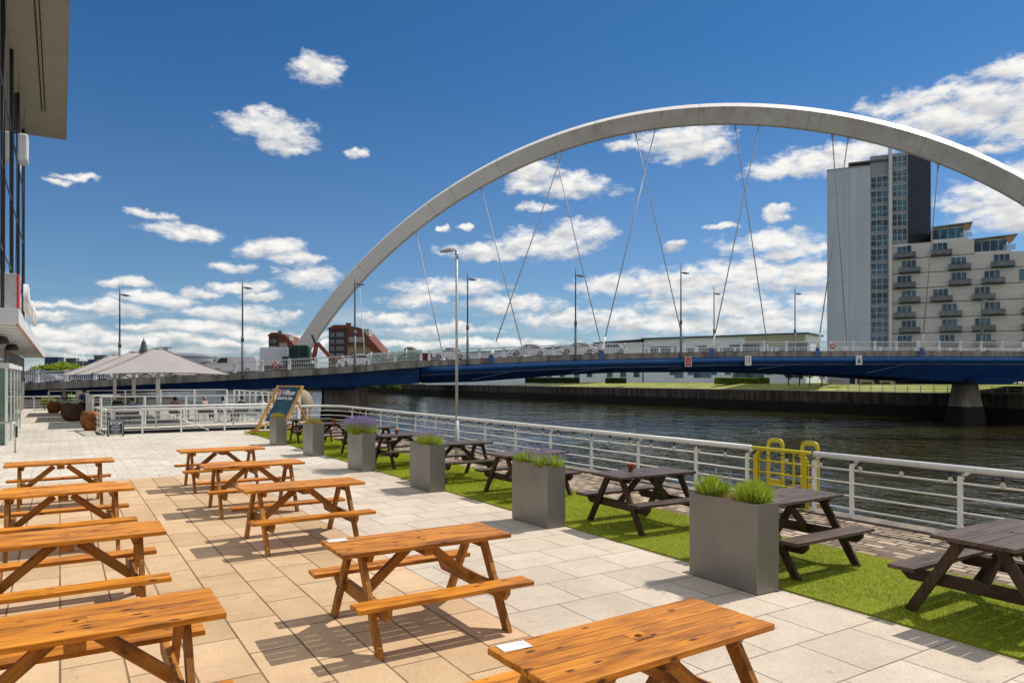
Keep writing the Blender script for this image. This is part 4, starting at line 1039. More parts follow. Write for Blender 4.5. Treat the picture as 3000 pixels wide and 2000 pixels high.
# ================================================================== FAR BANK BUILDINGS
REND = mat('pale_blue_grey_render', (.60, .60, .585), .7, (.52, .52, .51), .3)
SLABM = mat('tower_slab_panel', (.46, .51, .57), .55, (.37, .42, .48), .25, stretch=(1.6, 1.6, .12))
STONEC = mat('horizontal_stone_cladding', (.59, .57, .545), .75, (.47, .45, .43), 1.2, stretch=(.2, .2, 8))
DCLAD = mat('dark_zinc_cladding', (.012, .014, .026), .6, (.007, .008, .016), 1.2, stretch=(2, 2, .1), spec=.2)
WFR = mat('window_frame_pale', (.62, .64, .66), .4)
WGL = mat('far_window_glass', (.06, .15, .22), .12, (.02, .045, .07), .35, spec=.5, detail=2, lo=.42, hi=.58)
ROOFG = mat('grey_flat_roof', (.12, .12, .125), .8)
def F2(dx, dy): v = Vector((dx, dy, 0)); return v.normalized()

# tower
P1 = ray(2423, 1100, 150); P1.z = 1.0; FX = F2(.915, -.403); FN = Vector((FX.y, -FX.x, 0))   # FN towards camera
tw = empty('tower_block', P1, 0, 'tall tower block with a blank pale slab, glazed strips and a dark clad side', 'building')
def along(base, X, u):          # distance along X from base to sight-line u
    k = (u - 1500) / FPX; return (k * base.y - base.x) / (X.x - k * X.y)
def zat(base, X, s, v): return H_EYE - (v - 1106.6) / FPX * (base.y + X.y * s)
s1 = along(P1, FX, 2550); s2 = along(P1, FX, 2604); s2b = along(P1, FX, 2611); s3 = along(P1, FX, 2661)
zA = zat(P1, FX, 0, 501) - 1; zB = zat(P1, FX, s2, 462) - 1; zC = zat(P1, FX, s3, 445) - 1
BK = 12.0
def fbox(mb, s0, s1_, z0, z1, d0, d1, X=FX, N=FN):     # d measured towards the camera
    c = X * ((s0 + s1_) / 2) + N * ((d0 + d1) / 2) + Z_ * ((z0 + z1) / 2); mb.obox(c, X, N, Z_, s1_ - s0, d1 - d0, z1 - z0)
mb = MB(); fbox(mb, 0, s1, -1, zA, -BK, .35); mb.build('blank_slab', SLABM, tw)
for zz in range(3, int(zA), 9):
    mb = MB(); fbox(mb, 0, s1, zz, zz + .06, .352, .36); mb.build('panel_joint', mat('joint_slate', (.30, .33, .37), .7), tw)
mb = MB(); fbox(mb, s1 * .52, s1 * .52 + .06, -1, zA, .361, .368); mb.build('panel_joint', mat('joint_slate', (.30, .33, .37), .7), tw)
mb = MB(); fbox(mb, -.05, s1 + .05, zA, zA + .18, -BK, .45); mb.build('coping', mat('joint_slate', (.30, .33, .37), .7), tw)
mb = MB(); fbox(mb, s1, s3, -1, zC, -BK, -.3); mb.build('core_wall', mat('tower_core', (.30, .31, .33), .6), tw)
mb = MB(); fbox(mb, s1 * .52, s1, zA, zB - .4, -BK, -1.6); mb.build('penthouse', STONEC, tw)
mb = MB(); fbox(mb, s1 * .5, s2, zB - .5, zB - .15, -BK - .5, .1); mb.build('roof', ROOFG, tw)
mb = MB(); fbox(mb, s2 - .05, s2b + .1, -1, zat(P1, FX, s2, 424) - 1, -1, .75); mb.build('fin_wall', REND, tw)
E2 = F2(.825, .565); cor_ = FX * s3
t2 = along(P1 + cor_, E2, 2727)
mb = MB(); N2_ = Vector((E2.y, -E2.x, 0))
zd0 = zat(P1, FX, s2, 717) - 1
mb.add([cor_ + Z_ * zd0, cor_ + E2 * t2 + Z_ * zd0, cor_ + E2 * t2 - FN * 8 + Z_ * zd0, cor_ - FN * 14 + Z_ * zd0, cor_ + Z_ * zC, cor_ + E2 * t2 + Z_ * zC, cor_ + E2 * t2 - FN * 8 + Z_ * zC, cor_ - FN * 14 + Z_ * zC],
       [(0, 3, 2, 1), (4, 5, 6, 7), (0, 1, 5, 4), (1, 2, 6, 5), (2, 3, 7, 6), (3, 0, 4, 7)])
mb.build('dark_side', DCLAD, tw)
def window(parent, base_s, w, z0, h, d, X=FX, N=FN, cols=3, split=.45, O=Vector((0, 0, 0)), seed=0):
    f = MB(); t = .07
    f_ = lambda s0, s1_, za, zb, da, db: f.obox(O + X * ((s0 + s1_) / 2) + N * ((da + db) / 2) + Z_ * ((za + zb) / 2), X, N, Z_, s1_ - s0, db - da, zb - za)
    f_(base_s, base_s + w, z0, z0 + t, d, d + .10); f_(base_s, base_s + w, z0 + h - t, z0 + h, d, d + .10)
    for c in range(cols + 1):
        s = base_s + (w - t) * c / cols; f_(s, s + t, z0 + t, z0 + h - t, d, d + .10)
    if split: f_(base_s + t, base_s + w - t, z0 + h * split, z0 + h * split + t, d + .005, d + .09)
    fo = f.build('window', WFR, parent)
    g = MB(); g.obox(O + X * (base_s + w / 2) + N * (d + .03) + Z_ * (z0 + h / 2), X, N, Z_, w - .04, .02, h - .04)
    g.build('pane', WGL, fo); return fo
vrow = [(712 + 0, 0)]
nfl = 14; zt0 = zB - 3.0
for i in range(nfl):
    z0 = zt0 - i * 2.93
    if z0 < 0: break
    if i > 0: window(tw, s1 + .05, s2 - s1 - .15, z0, 2.45, -.25)
    else: window(tw, s1 * .55, s2 - s1 * .55 - .1, zA + .3, zB - zA - 1.0, -1.5, cols=5, split=0)
z0 = zC - 2.9; i = 0
while z0 > zd0 - .2:
    window(tw, s2b + .15, s3 - s2b - .3, z0, 2.5, -.25); z0 -= 2.93
mb = MB(); fbox(mb, s2b + .1, s3, zd0 - .6, zd0 - .25, -.3, .25); mb.build('sill_band', WFR, tw)

# stepped flats
FL0 = P1 + FX * (s2b + .15); GX = F2(.875, -.483); GN = Vector((GX.y, -GX.x, 0))
fl = empty('stepped_flats', FL0, 0, 'stepped stone clad block of flats with dark balconies beside the tower', 'building')
FH = 2.93
zf = [zat(FL0, GX, 0, v) - 1 for v in (718, 765, 806, 848, 891, 935, 979)]       # floor lines
FHs = (zf[0] - zf[-1]) / 6; ztop = zf[0]
sL = [along(FL0, GX, u) for u in (2612, 2727, 2850, 2978, 3060)]
def gbox(mb, s0, s1_, z0, z1, d0, d1): mb.obox(GX * ((s0 + s1_) / 2) + GN * ((d0 + d1) / 2) + Z_ * ((z0 + z1) / 2), GX, GN, Z_, s1_ - s0, d1 - d0, z1 - z0)
ends = [sL[3] + .4 - 0, 40, 40, 40, 40, 40, 40, 40, 40, 40]
ends[0] = sL[2] + .5      # storey just under the first line reaches the first step
for i in range(10):
    z1 = ztop - i * FHs; z0 = z1 - FHs
    if z0 < -1.2: break
    e1 = [sL[2] + .2, 24.5, 40][min(i, 2)]
    mb = MB(); gbox(mb, 0, e1, z0 + .14, z1, -11, 0); mb.build('storey_wall', STONEC, fl)
    mb = MB(); gbox(mb, 0, e1, z0, z0 + .14, -10.9, -.12); mb.build('shadow_gap', DARKM, fl)
BALM = mat('balcony_smoked_glass', (.16, .17, .18), .15, (.09, .10, .105), 1.2)
def balcony(s, z, w=3.7):
    window(fl, s + .4, w * .62, z + .10, 2.45, .0, GX, GN, cols=3, split=.42)
    b = MB(); gbox(b, s, s + w - .5, z + .02, z + .13, .02, .95); bo = b.build('balcony', DARKM, fl)
    g = MB(); gbox(g, s, s + w - .5, z + .19, z + 1.08, .90, .93); gbox(g, s, s + .03, z + .19, z + 1.08, .03, .89); gbox(g, s + w - .53, s + w - .5, z + .19, z + 1.08, .03, .89); g.build('balustrade', BALM, bo)
    h = MB(); gbox(h, s, s + w - .5, z + 1.085, z + 1.12, .89, .95); h.build('handrail', DARKM, bo)
    if rnd.random() < .6:
        k = MB(); x = s + rnd.uniform(.6, 1.8)
        k.obox(GX * x + GN * .5 + Z_ * (z + .75), GX, GN, Z_, .6, .4, .05); k.obox(GX * x + GN * .5 + Z_ * (z + .45), GX, GN, Z_, .06, .06, .55); k.obox(GX * (x + .7) + GN * .5 + Z_ * (z + .55), GX, GN, Z_, .4, .06, .6)
        k.build('garden_furniture', DARKM, bo)
def su(u, z):  # sight-line u on the flats' front
    return along(FL0, GX, u)
rows_ = [[2621, 2724], [2634, 2778, 2903], [2621, 2779, 2875], [2634, 2726, 2847, 3010], [2621, 2752, 2876, 2992], [2634, 2752, 2848, 2993], [2622, 2745, 2850, 2990], [2634, 2752, 2848, 2993], [2621, 2750, 2860, 2990]]
for i, row in enumerate(rows_):
    z0 = ztop - (i + 1) * FHs + .14
    if z0 < 0: break
    for u in row: balcony(su(u, 0), z0, 4.2)
# penthouses with flaring roofs
def pent(u0, u1, u_r, lvl, parent=fl):
    z0 = ztop - lvl * FHs + FHs * 0; s0, s1_, sr = su(u0, 0), su(u1, 0), su(u_r, 0)
    mb = MB(); gbox(mb, s0, s1_, z0, z0 + .42, -9, -.2); mb.build('parapet', REND, fl)
    window(fl, s0 + .1, (s1_ - s0) * .86, z0 + .42, 2.15, -1.0, GX, GN, cols=4, split=0)
    mb = MB(); gbox(mb, s0, s0 + (s1_ - s0) * .86, z0 + .42, z0 + 2.9, -9, -1.15); mb.build('penthouse_wall', REND, fl)
    mb = MB(); P_ = lambda s, d, z: GX * s + GN * d + Z_ * z
    mb.add([P_(s0, -.0, z0 + 2.75), P_(sr, -.0, z0 + 3.15), P_(sr, -8.5, z0 + 3.15), P_(s0, -8.5, z0 + 2.75), P_(s0, 0, z0 + 2.95), P_(sr, 0, z0 + 3.32), P_(sr, -8.5, z0 + 3.32), P_(s0, -8.5, z0 + 2.95)],
           [(0, 3, 2, 1), (4, 5, 6, 7), (0, 1, 5, 4), (1, 2, 6, 5), (2, 3, 7, 6), (3, 0, 4, 7)])
    mb.build('roof', mat('penthouse_roof', (.22, .21, .20), .7), fl)
    mb = MB(); mb.add([P_(s1_ - .9, -.5, z0 + 2.70), P_(sr - .1, -.4, z0 + 3.10), P_(s1_ - .4, -.6, z0 + 1.5), P_(s1_ - .9, -.9, z0 + 2.70), P_(sr - .1, -.8, z0 + 3.10), P_(s1_ - .4, -.9, z0 + 1.5)], [(0, 2, 1), (3, 4, 5), (0, 1, 4, 3), (1, 2, 5, 4), (2, 0, 3, 5)])
    mb.build('timber_soffit', mat('timber_soffit', (.45, .26, .11), .6), fl)
    mb = MB(); gbox(mb, s1_ - 1.4, s1_ + .6, z0 + .45, z0 + 1.45, -.35, -.30); mb.build('glass_balustrade', SCR, fl)
pent(2729, 2838, 2850, 0)
pent(2852, 2965, 2982, 1)
mb = MB(); gbox(mb, su(2975, 0), 34, ztop - 2 * FHs + 0.0, ztop - 2 * FHs + 2.9, -9, -3); mb.build('penthouse_wall', STONEC, fl)
window(fl, su(2984, 0), 3.2, ztop - 3 * FHs + .3, 2.4, .0, GX, GN, cols=2, split=0)

# long low white building
WB0 = ray(2362, 1100, 165); WB0.z = 1.0; HX = F2(-.812, .583); HN = Vector((-HX.y, HX.x, 0))
if HN.y > 0: HN = -HN
wb = empty('white_building', WB0, 0, 'long low white building with a dark flat roof edge on the far bank', 'building')
def hbox(mb, s0, s1_, z0, z1, d0, d1): mb.obox(HX * ((s0 + s1_) / 2) + HN * ((d0 + d1) / 2) + Z_ * ((z0 + z1) / 2), HX, HN, Z_, s1_ - s0, d1 - d0, z1 - z0)
BLW = mat('white_blue_render', (.76, .80, .84), .7, (.70, .74, .79), .4)
hl = along(WB0, HX, 1886)
mb = MB(); hbox(mb, 0, hl, -1, 11.2, -14, 0); mb.build('wall', BLW, wb)
mb = MB(); hbox(mb, -.6, hl + .5, 11.2, 11.55, -14.5, .6); mb.build('roof', mat('roof_edge_dark', (.06, .07, .08), .6), wb)
mb = MB(); hbox(mb, .3, 14, 8.3, 10.9, -.0, .03); mb.build('cream_panel', mat('cream_render', (.50, .45, .32), .7), wb)
def hwin(par, u, w, z, h): 
    s = along(WB0, HX, u); f = MB(); f.obox(HX * s + HN * .04 + Z_ * (z + h / 2), HX, HN, Z_, w, .08, h); fo = f.build('window', WFR, par)
    g = MB(); g.obox(HX * s + HN * .085 + Z_ * (z + h / 2), HX, HN, Z_, w - .12, .012, h - .12); g.build('pane', WGL, fo)
for u, w in ((2024, 2.6), (2052, 3.2), (2134, 2.6), (2170, 5.5), (2205, 3.6), (2252, 2.8), (2298, 2.8), (2332, 5.0), (1925, 4.6), (1955, 5), (1900, 1.5), (2072, 1.6), (2104, 1.8)): hwin(wb, u, w, 6.7, 2.0 if w < 3 else 2.6)
for u, w in ((2023, 1.5), (2058, 4.6), (2092, 1.6), (2133, 1.7), (2174, 4.6), (2210, 4.6), (2253, 1.7), (1989, 2.4), (1969, 1.4), (2300, 2.0), (2330, 3.0)): hwin(wb, u, w, 1.2 if w > 2 else 1.9, 3.1 if w > 2 else 1.7)
lb = empty('low_white_terrace', WB0 + HX * (hl + .5), 0, 'lower white terrace with slanting dark eaves beyond the long white building', 'building')
LB0 = lb.location.copy()
s_end = 60
for (sa, sb_, zz) in ((0, 14, 10.6), (14.1, 32, 9.6), (32.1, 52, 9.0), (52.1, 76, 8.6)):
    mb = MB(); hbox(mb, sa, sb_, -1, zz, -12, 0); mb.build('wall', BLW, lb)
    mb = MB(); P_ = lambda s, d, z: HX * s + HN * d + Z_ * z
    mb.add([P_(sa - .3, .7, zz + .35), P_(sb_ + .3, .7, zz - .1), P_(sb_ + .3, -12.5, zz + .0), P_(sa - .3, -12.5, zz + .45), P_(sa - .3, .7, zz + .7), P_(sb_ + .3, .7, zz + .2), P_(sb_ + .3, -12.5, zz + .3), P_(sa - .3, -12.5, zz + .8)],
           [(0, 3, 2, 1), (4, 5, 6, 7), (0, 1, 5, 4), (1, 2, 6, 5), (2, 3, 7, 6), (3, 0, 4, 7)]); mb.build('roof', mat('roof_edge_dark', (.06, .07, .08), .6), lb)
    s = sa + 1.5
    while s < sb_ - 2.5:
        for z, h in ((1.3, 2.2), (5.9, 1.9)):
            f = MB(); f.obox(HX * s + HN * .04 + Z_ * (z + h / 2), HX, HN, Z_, 1.9, .08, h); fo = f.build('window', WFR, lb)
            g = MB(); g.obox(HX * s + HN * .085 + Z_ * (z + h / 2), HX, HN, Z_, 1.65, .012, h - .25); g.build('pane', WGL, fo)
        s += 3.6 + (s * 7 % 1.7)
# ground floor hall under the tower, brown skip-like boxes
gh = empty('glass_podium', ray(2500, 1100, 138), 0, 'pale single storey podium at the foot of the tower under the bridge', 'building'); gh.location.z = 1.0
mb = MB(); 
for (s0, s1_, z0, z1, d0, d1) in ((-1, 20, 3.2, 4.2, -6, .2),): mb.obox(FX * ((s0 + s1_) / 2) + FN * ((d0 + d1) / 2) + Z_ * ((z0 + z1) / 2), FX, FN, Z_, s1_ - s0, d1 - d0, z1 - z0)
mb.build('roof_slab', REND, gh)
mb = MB(); mb.obox(FX * 9.5 - FN * 5 + Z_ * 1.1, FX, FN, Z_, 20, .3, 4.2); mb.build('wall', DARKM, gh)
for s in (.5, 6.5, 13, 19):
    mb = MB(); mb.obox(FX * s + FN * -.2 + Z_ * 1.1, FX, FN, Z_, .4, .4, 4.2); mb.build('column', REND, gh)

# brick and tile apartment blocks, far away behind the arch foot
BRK = mat('buff_brick', (.36, .25, .15), .85, (.27, .18, .11), .5)
DBR = mat('dark_brick', (.085, .055, .05), .85, (.055, .04, .04), .5)
TILE = mat('red_roof_tiles', (.17, .050, .032), .8, (.12, .036, .026), .6, stretch=(1, 1, 4))
def apartment(u0, u1, v_top, y, lab, big):
    p = ray(u0, 1100, y); p.z = 1.0; e = empty('apartment_block', p, 0, lab, 'building', 'apartment blocks with red roofs behind the arch foot')
    Wd = (u1 - u0) / FPX * y; Hh = (1106.6 - v_top) / FPX * y + 1.2; D = 26
    w1 = Wd * .30
    m_ = MB(); m_.box(0, w1, 0, D, -1, Hh * .93); m_.build('dark_tower', DBR, e)
    m_ = MB(); m_.extr([(w1, .5, -1), (Wd * .96, .5, -1), (Wd * .96, .5, Hh * (.34 if big else .6)), (Wd * .62, .5, Hh * .66), (w1, .5, Hh * .66)], (0, D, 0)); m_.build('buff_wall', BRK, e)
    m_ = MB(); m_.extr([(-.8, -.8, Hh * .93), (w1 + .8, -.8, Hh * .93), (w1 + .2, -.8, Hh * 1.0), (w1 * .3, -.8, Hh)], (0, D + 1, 0)); m_.build('roof', TILE, e)
    xr = Wd * (1.0 if big else 1.02)
    m_ = MB(); m_.extr([(w1, -.6, Hh * .66), (w1, -.6, Hh * .70), (w1 + .3, -.6, Hh * .99), (Wd * .52, -.6, Hh * .95), (xr, -.6, Hh * (.36 if big else .58)), (xr, -.6, Hh * (.30 if big else .54)), (Wd * .60, -.6, Hh * .66)], (0, D, 0)); m_.build('roof', TILE, e)
    m_ = MB(); m_.box(w1 + 1, Wd * .60, -.9, .3, Hh * .69, Hh * .78); m_.build('dormer', mat('dormer_cream', (.36, .33, .28), .7), e)
    m_ = MB(); m_.box(w1 + 1, Wd * .58, -1.3, .3, Hh * .64, Hh * .685); m_.build('eaves_band', DBR, e)
    m_ = MB(); m_.box(Wd * .50, Wd * .66, -.3, 8, Hh * .80, Hh * .93); m_.build('roof_house', mat('roof_house_grey', (.38, .37, .36), .7), e)
    m_ = MB(); m_.box(w1 * .85, w1 * 1.1, 3, 5, Hh * .99, Hh * 1.05); m_.build('chimney', DBR, e)
    nf = 7
    for f in range(nf):
        z = 1.5 + f * (Hh * .86 / nf)
        for x, w in ((.8, w1 * .22), (w1 * .42, w1 * .4)):
            q = MB(); q.box(x, x + w, -.15, .05, z, z + 1.7); fo = q.build('window', mat('far_window_pale', (.20, .22, .25), .3, (.10, .11, .13), .3), e)
        if z < Hh * .55:
            for k in range(5 if big else 4):
                x = w1 + 2 + k * (Wd * .11); q = MB(); q.box(x, x + 1.5, .35, .55, z, z + 1.7); q.build('window', DARKM, e)
        q = MB(); q.box(-.2, w1 * .9, -1.0, -.1, z - .55, z - .35); q.build('balcony', mat('balcony_grey', (.22, .22, .24), .6), e)
apartment(963, 1142, 952, 330, 'larger brown brick apartment block with stepped red tile roof', True)
apartment(787, 880, 974, 420, 'smaller brown brick apartment block just past the arch foot', False)

# skyline behind the umbrellas
SKG = mat('skyline_stone', (.16, .11, .10), .9, (.11, .08, .075), .2)
p = ray(421, 1100, 900); p.z = 0; sp_ = empty('stone_spire_tower', p, 0, 'distant dark stone tower with a domed top above the umbrella', 'tower')
k = 900 / FPX
mb = MB(); mb.box(-4.2, 4.2, -4.2, 4.2, 0, 36); mb.build('shaft', SKG, sp_)
mb = MB(); mb.lathe([(4.6, 36), (4.6, 38), (3.6, 39), (3.6, 42), (3.0, 43), (2.8, 45.5), (2.0, 47.5), (1.0, 49), (.4, 50), (.15, 53)], 12, smooth=False); mb.build('dome', mat('skyline_slate', (.09, .10, .12), .8), sp_)
p = ray(478, 1100, 700); p.z = 0; ar = empty('arena', p, 0, 'large pale rounded arena building low on the skyline', 'building')
mb = MB(); mb.lathe([(34, 0), (36, 8), (33, 15), (32, 21)], 28, (24, 0, 0), 1, .6, False); mb.build('wall', mat('arena_pale', (.42, .45, .50), .6, (.30, .33, .38), .1, stretch=(1, 1, 6)), ar)
mb = MB(); mb.lathe([(33, 21.2), (30, 24), (12, 26), (.0, 26.4)], 28, (20, 0, 0), 1, .6); mb.build('roof', mat('arena_roof', (.20, .22, .26), .5), ar)
def skybox_(u0, u1, v0, y, name, lab, col, col2=None):
    p = ray(u0, 1100, y); p.z = 0; e = empty(name, p, 0, lab, 'building'); w = (u1 - u0) / FPX * y; h = (1106.6 - v0) / FPX * y + H_EYE
    mb = MB(); mb.box(0, w, 0, w * .7, 0, h); mb.build('wall', mat('sky_' + name + str(u0), col, .6, col2 or tuple(c * .7 for c in col), .3), e, bevel=.2)
    mb = MB(); mb.box(w * .1, w * .9, -.3, .1, h * .84, h * .93); mb.build('window_band', DARKM, e); mb = MB(); mb.box(-.3, w + .3, -.3, w * .7 + .3, h, h + .5); mb.build('roof', ROOFG, e)
skybox_(460, 492, 1018, 600, 'office_block', 'pale blue office block on the skyline beside the umbrella top', (.40, .48, .53), (.28, .36, .42))
skybox_(275, 304, 1042, 500, 'office_block', 'small grey blue office block on the skyline above the far umbrella', (.16, .22, .28))
skybox_(130, 170, 1048, 420, 'blue_shed', 'royal blue shed roof on the skyline by the hotel canopy', (.02, .06, .22))
skybox_(192, 220, 1051, 420, 'grey_shed', 'grey shed low on the skyline above the lime bush', (.12, .14, .16))
skybox_(208, 290, 1060, 400, 'stand_roof', 'long grey vaulted roof low on the skyline', (.24, .26, .30))
skybox_(258, 282, 1055, 380, 'blue_shed', 'second royal blue shed near the far umbrella', (.02, .06, .24))
for u, fl_ in ((190, 'thin bare flagpole above the lime green bush, nearest the canopy'), (225, 'middle one of three thin flagpoles above the lime bush'), (243, 'thin flagpole nearest the far umbrella top')):
    p = ray(u, 1100, 300); p.z = 0; e = empty('flagpole', p, 0, fl_, 'pole', 'flagpoles on the skyline'); mb = MB(); mb.tube([(0, 0, 0), (0, 0, (1106.6 - 1030) / FPX * 300 + 2)], .10, 5); mb.build('pole', STEEL, e)

# ================================================================== HOTEL ON THE NEAR SIDE
SOF = mat('beige_soffit', (.46, .40, .30), .7, (.41, .36, .27), .6)
GLZ = bpy.data.materials.new('hotel_glazing'); GLZ.use_nodes = True; b = GLZ.node_tree.nodes['Principled BSDF']
b.inputs['Base Color'].default_value = (.50, .56, .62, 1); b.inputs['Roughness'].default_value = .03; b.inputs['Metallic'].default_value = 1; b.inputs['Specular IOR Level'].default_value = 1
hb = empty('hotel_building', AB(0, 0, 0), TH, 'glass fronted building with a deep beige roof overhang', 'building')   # local x = b, y = a
A0, A1 = -14.0, 63.0; BF = -2.2
mb = MB(); mb.box(-22, BF - .25, A0, A1, 0, 20.2); mb.build('core_wall', mat('hotel_wall', (.18, .18, .19), .7), hb)
mb = MB(); mb.box(BF - .25, BF, A0, A1, 4.2, 19.8); mb.build('curtain_glazing', GLZ, hb)
mb = MB(); mb.box(-22.5, .36, A0 - .5, A1, 19.8, 20.9); mb.build('roof_overhang', SOF, hb)
mb = MB(); mb.box(.36, .40, A0 - .5, A1 + .02, 19.75, 21.0); mb.build('roof_edge', mat('roof_edge_pale', (.50, .50, .36), .6), hb)
mb = MB(); mb.box(-1.05, -.98, A0, A1 - 6, 19.765, 19.80); mb.box(-.86, -.80, A0, A1 - 6, 19.765, 19.80); mb.build('soffit_groove', mat('groove_dark', (.06, .05, .04), .8), hb)
for a in (8, 15, 22, 29.8, 34.6, 40, 47, 54, 61.6):
    mb = MB(); mb.box(BF + .002, BF + .09, a - .05, a + .05, 4.15, 19.75); mb.build('fin', mat('fin_black', (.02, .02, .022), .4), hb)
for z in (7.9, 11.6, 15.3):
    mb = MB(); mb.box(BF + .002, BF + .03, A0, A1, z, z + .09); mb.build('transom', mat('transom_grey', (.07, .08, .09), .4), hb)
for a in (26, 33, 44, 51):
    mb = MB(); mb.tube([(BF + .25, a, 4.2), (BF + .25, a + 5, 19.5)], .012, 5); mb.build('stay_wire', DARKM, hb)
# lower storey: grey brick and glass
mb = MB(); mb.box(BF - .3, BF + .01, 42, A1 + .01, 0, 3.6); mb.build('brick_pier', mat('grey_brick', (.22, .19, .17), .85, (.15, .13, .12), 3, .01, 20), hb)
mb = MB(); mb.box(BF - .26, BF - .02, A0, 42, 0, 3.6); mb.build('shop_glazing', GLZ, hb)
for a in (46, 50.5, 55):
    mb = MB(); mb.box(BF + .012, BF + .05, a, a + 2.6, .9, 3.0); fo = mb.build('window', WFR, hb); mb = MB(); mb.box(BF + .051, BF + .06, a + .12, a + 2.48, 1.02, 2.88); mb.build('pane', DARKM, fo)
# canopy
cp_ = mat('canopy_white', (.66, .66, .66), .5, (.60, .60, .60), .6)
mb = MB(); mb.box(BF, -.95, 23.8, A1, 3.67, 4.09); mb.build('canopy', cp_, hb)
mb = MB(); mb.box(-1.02, -.96, 23.9, A1, 3.62, 3.668); mb.build('canopy_edge_strip', mat('copper_strip', (.45, .20, .09), .5), hb)
for k in range(26):
    mb = MB(); a = 24.6 + k * 1.5; mb.box(BF + .02, -1.06, a, a + .03, 3.655, 3.668); mb.build('soffit_joint', mat('joint_grey', (.35, .33, .30), .7), hb)
for a in (30, 36.5):
    mb = MB(); mb.lathe([(.02, .26), (.16, .24), (.24, .1), (.25, 0), (.2, -.02)], 12, (-1.7, a, 3.36)); mb.build('ceiling_speaker', DARKM, hb)
# sign on the canopy: dark back, pale case with a red face, and white letters along the edge
sg = empty('canopy_sign', AB(24.3, -.88, 4.09), TH, 'pale box sign with a red face and large white letters standing on the canopy', 'sign')
mb = MB(); mb.box(-.42, -.14, 0, .9, 0, 1.0); mb.build('case', mat('sign_case_grey', (.45, .45, .44), .5), sg, bevel=.01)
mb = MB(); mb.box(-.139, -.09, -.0, .92, 0, 1.0); mb.build('red_face', mat('sign_red_face', (.65, .02, .025), .4), sg, bevel=.005)
mb = MB(); mb.box(-.52, -.422, .05, .9, -.0, 1.0); mb.build('back_box', DARKM, sg)
for nm, a, s_ in (('Hilton', 2.9, 1.15), ('Garden Inn', 8.1, .95)):
    o = text_mesh('lettering', nm, s_, mat('letter_white', (.78, .77, .74), .5), sg, .06, (.02, a, .45), (R(90), 0, R(90)))
# round badge higher on the facade
bd = empty('projecting_sign', AB(50.5, BF + .3, 15.4), TH, 'small white sign projecting high up on the glass front', 'sign')
mb = MB(); mb.box(-.15, .35, -.6, .6, -.8, .8); mb.build('case', cp_, bd, bevel=.12)
mb = MB(); mb.bar((-.3, 0, 1.0), (-.3, 0, 3.2), .1, .1); mb.bar((-.35, 0, .9), (.0, 0, .9), .06, .06); mb.build('bracket', DARKM, bd)
# glazed entrance lobby
lo_ = empty('entrance_lobby', AB(28.9, 0, 0), TH, 'small glazed entrance lobby with a flat white roof', 'porch')
GG = mat('green_tinted_glass', (.20, .36, .30), .05, (.14, .28, .24), 1, trans=.55, spec=.9)
mb = MB(); mb.box(BF + .01, -1.40, -.1, 9.5, 2.52, 2.68); mb.build('roof', cp_, lo_, bevel=.01)
mb = MB(); mb.box(-1.50, -1.48, .06, 9.2, .06, 2.50); mb.box(BF + .05, -1.52, 0, .02, .06, 2.50); mb.build('glass_wall', GG, lo_)
for a in (0, 2.3, 4.6, 6.9, 9.3):
    mb = MB(); mb.box(-1.53, -1.455, a - .03, a + .05, 0, 2.52); mb.build('post', RAILW, lo_)
mb = MB(); mb.box(-1.70, -1.66, .01, .05, 0, 2.4); mb.build('door_frame', RAILW, lo_)
# stainless handrail
hr = empty('handrail', AB(25.8, -1.12, 0), TH, 'stainless steel handrail by the lobby door', 'handrail')
mb = MB(); mb.tube([(0, 0, 0), (0, 0, .80), (-.03, 0, .87), (-.10, 0, .90), (-1.0, 0, .90)], .024, 8); mb.tube([(-.9, 0, 0), (-.9, 0, .88)], .02, 8); mb.build('rail', mat('stainless', (.55, .55, .53), .25, metal=.9), hr)
mb = MB(); mb.box(.01, .06, -.05, .05, .45, .78); mb.build('push_pad', DARKM, hr, bevel=.01)

# ================================================================== TERRACE BEYOND THE BASIN
CNV = mat('grey_umbrella_canvas', (.36, .325, .315), .85, (.325, .295, .285), 1.0)
um = empty('large_umbrella', (0, 0, 0), 0, 'u', 'umbrella', 'large grey umbrellas on the terrace')
hs = 2.85; ze, za = 2.36, 3.62
mb = MB(); cor4 = [(-hs, -hs), (hs, -hs), (hs, hs), (-hs, hs)]
rings = []
for t in (0, .25, .5, .75, 1):
    r = []
    for i in range(4):
        x0, y0 = cor4[i]; x1, y1 = cor4[(i + 1) % 4]
        for j in range(4):
            q = j / 4; x, y = x0 + (x1 - x0) * q, y0 + (y1 - y0) * q; sag = .10 * math.sin(math.pi * q) * (1 - t)
            s_ = 1 - t * .94; r.append((x * s_ * (1 - sag * .3), y * s_ * (1 - sag * .3), ze + (za - ze) * t - .05 * math.sin(math.pi * t) + sag))
    rings.append(r)
mb.loft(rings, caps=False); mb.build('canopy', CNV, um)
mb = MB(); mb.lathe([(.24, 3.60), (.26, 3.66), (.1, 3.70), (0, 3.71)], 12); mb.build('cap', CNV, um)
mb = MB(); mb.box(-.09, .09, -.09, .09, 0, 3.5); mb.build('pole', RAILW, um, bevel=.01)
for x, y in cor4:
    mb = MB(); mb.tube([(x * .995, y * .995, ze + .012), (x * .765, y * .765, ze + (za - ze) * .25 - .02), (x * .53, y * .53, ze + (za - ze) * .5 - .035), (x * .295, y * .295, ze + (za - ze) * .75 - .02), (x * .06, y * .06, za + .01)], .022, 5); mb.build('seam', mat('canvas_seam', (.28, .255, .25), .85), um)
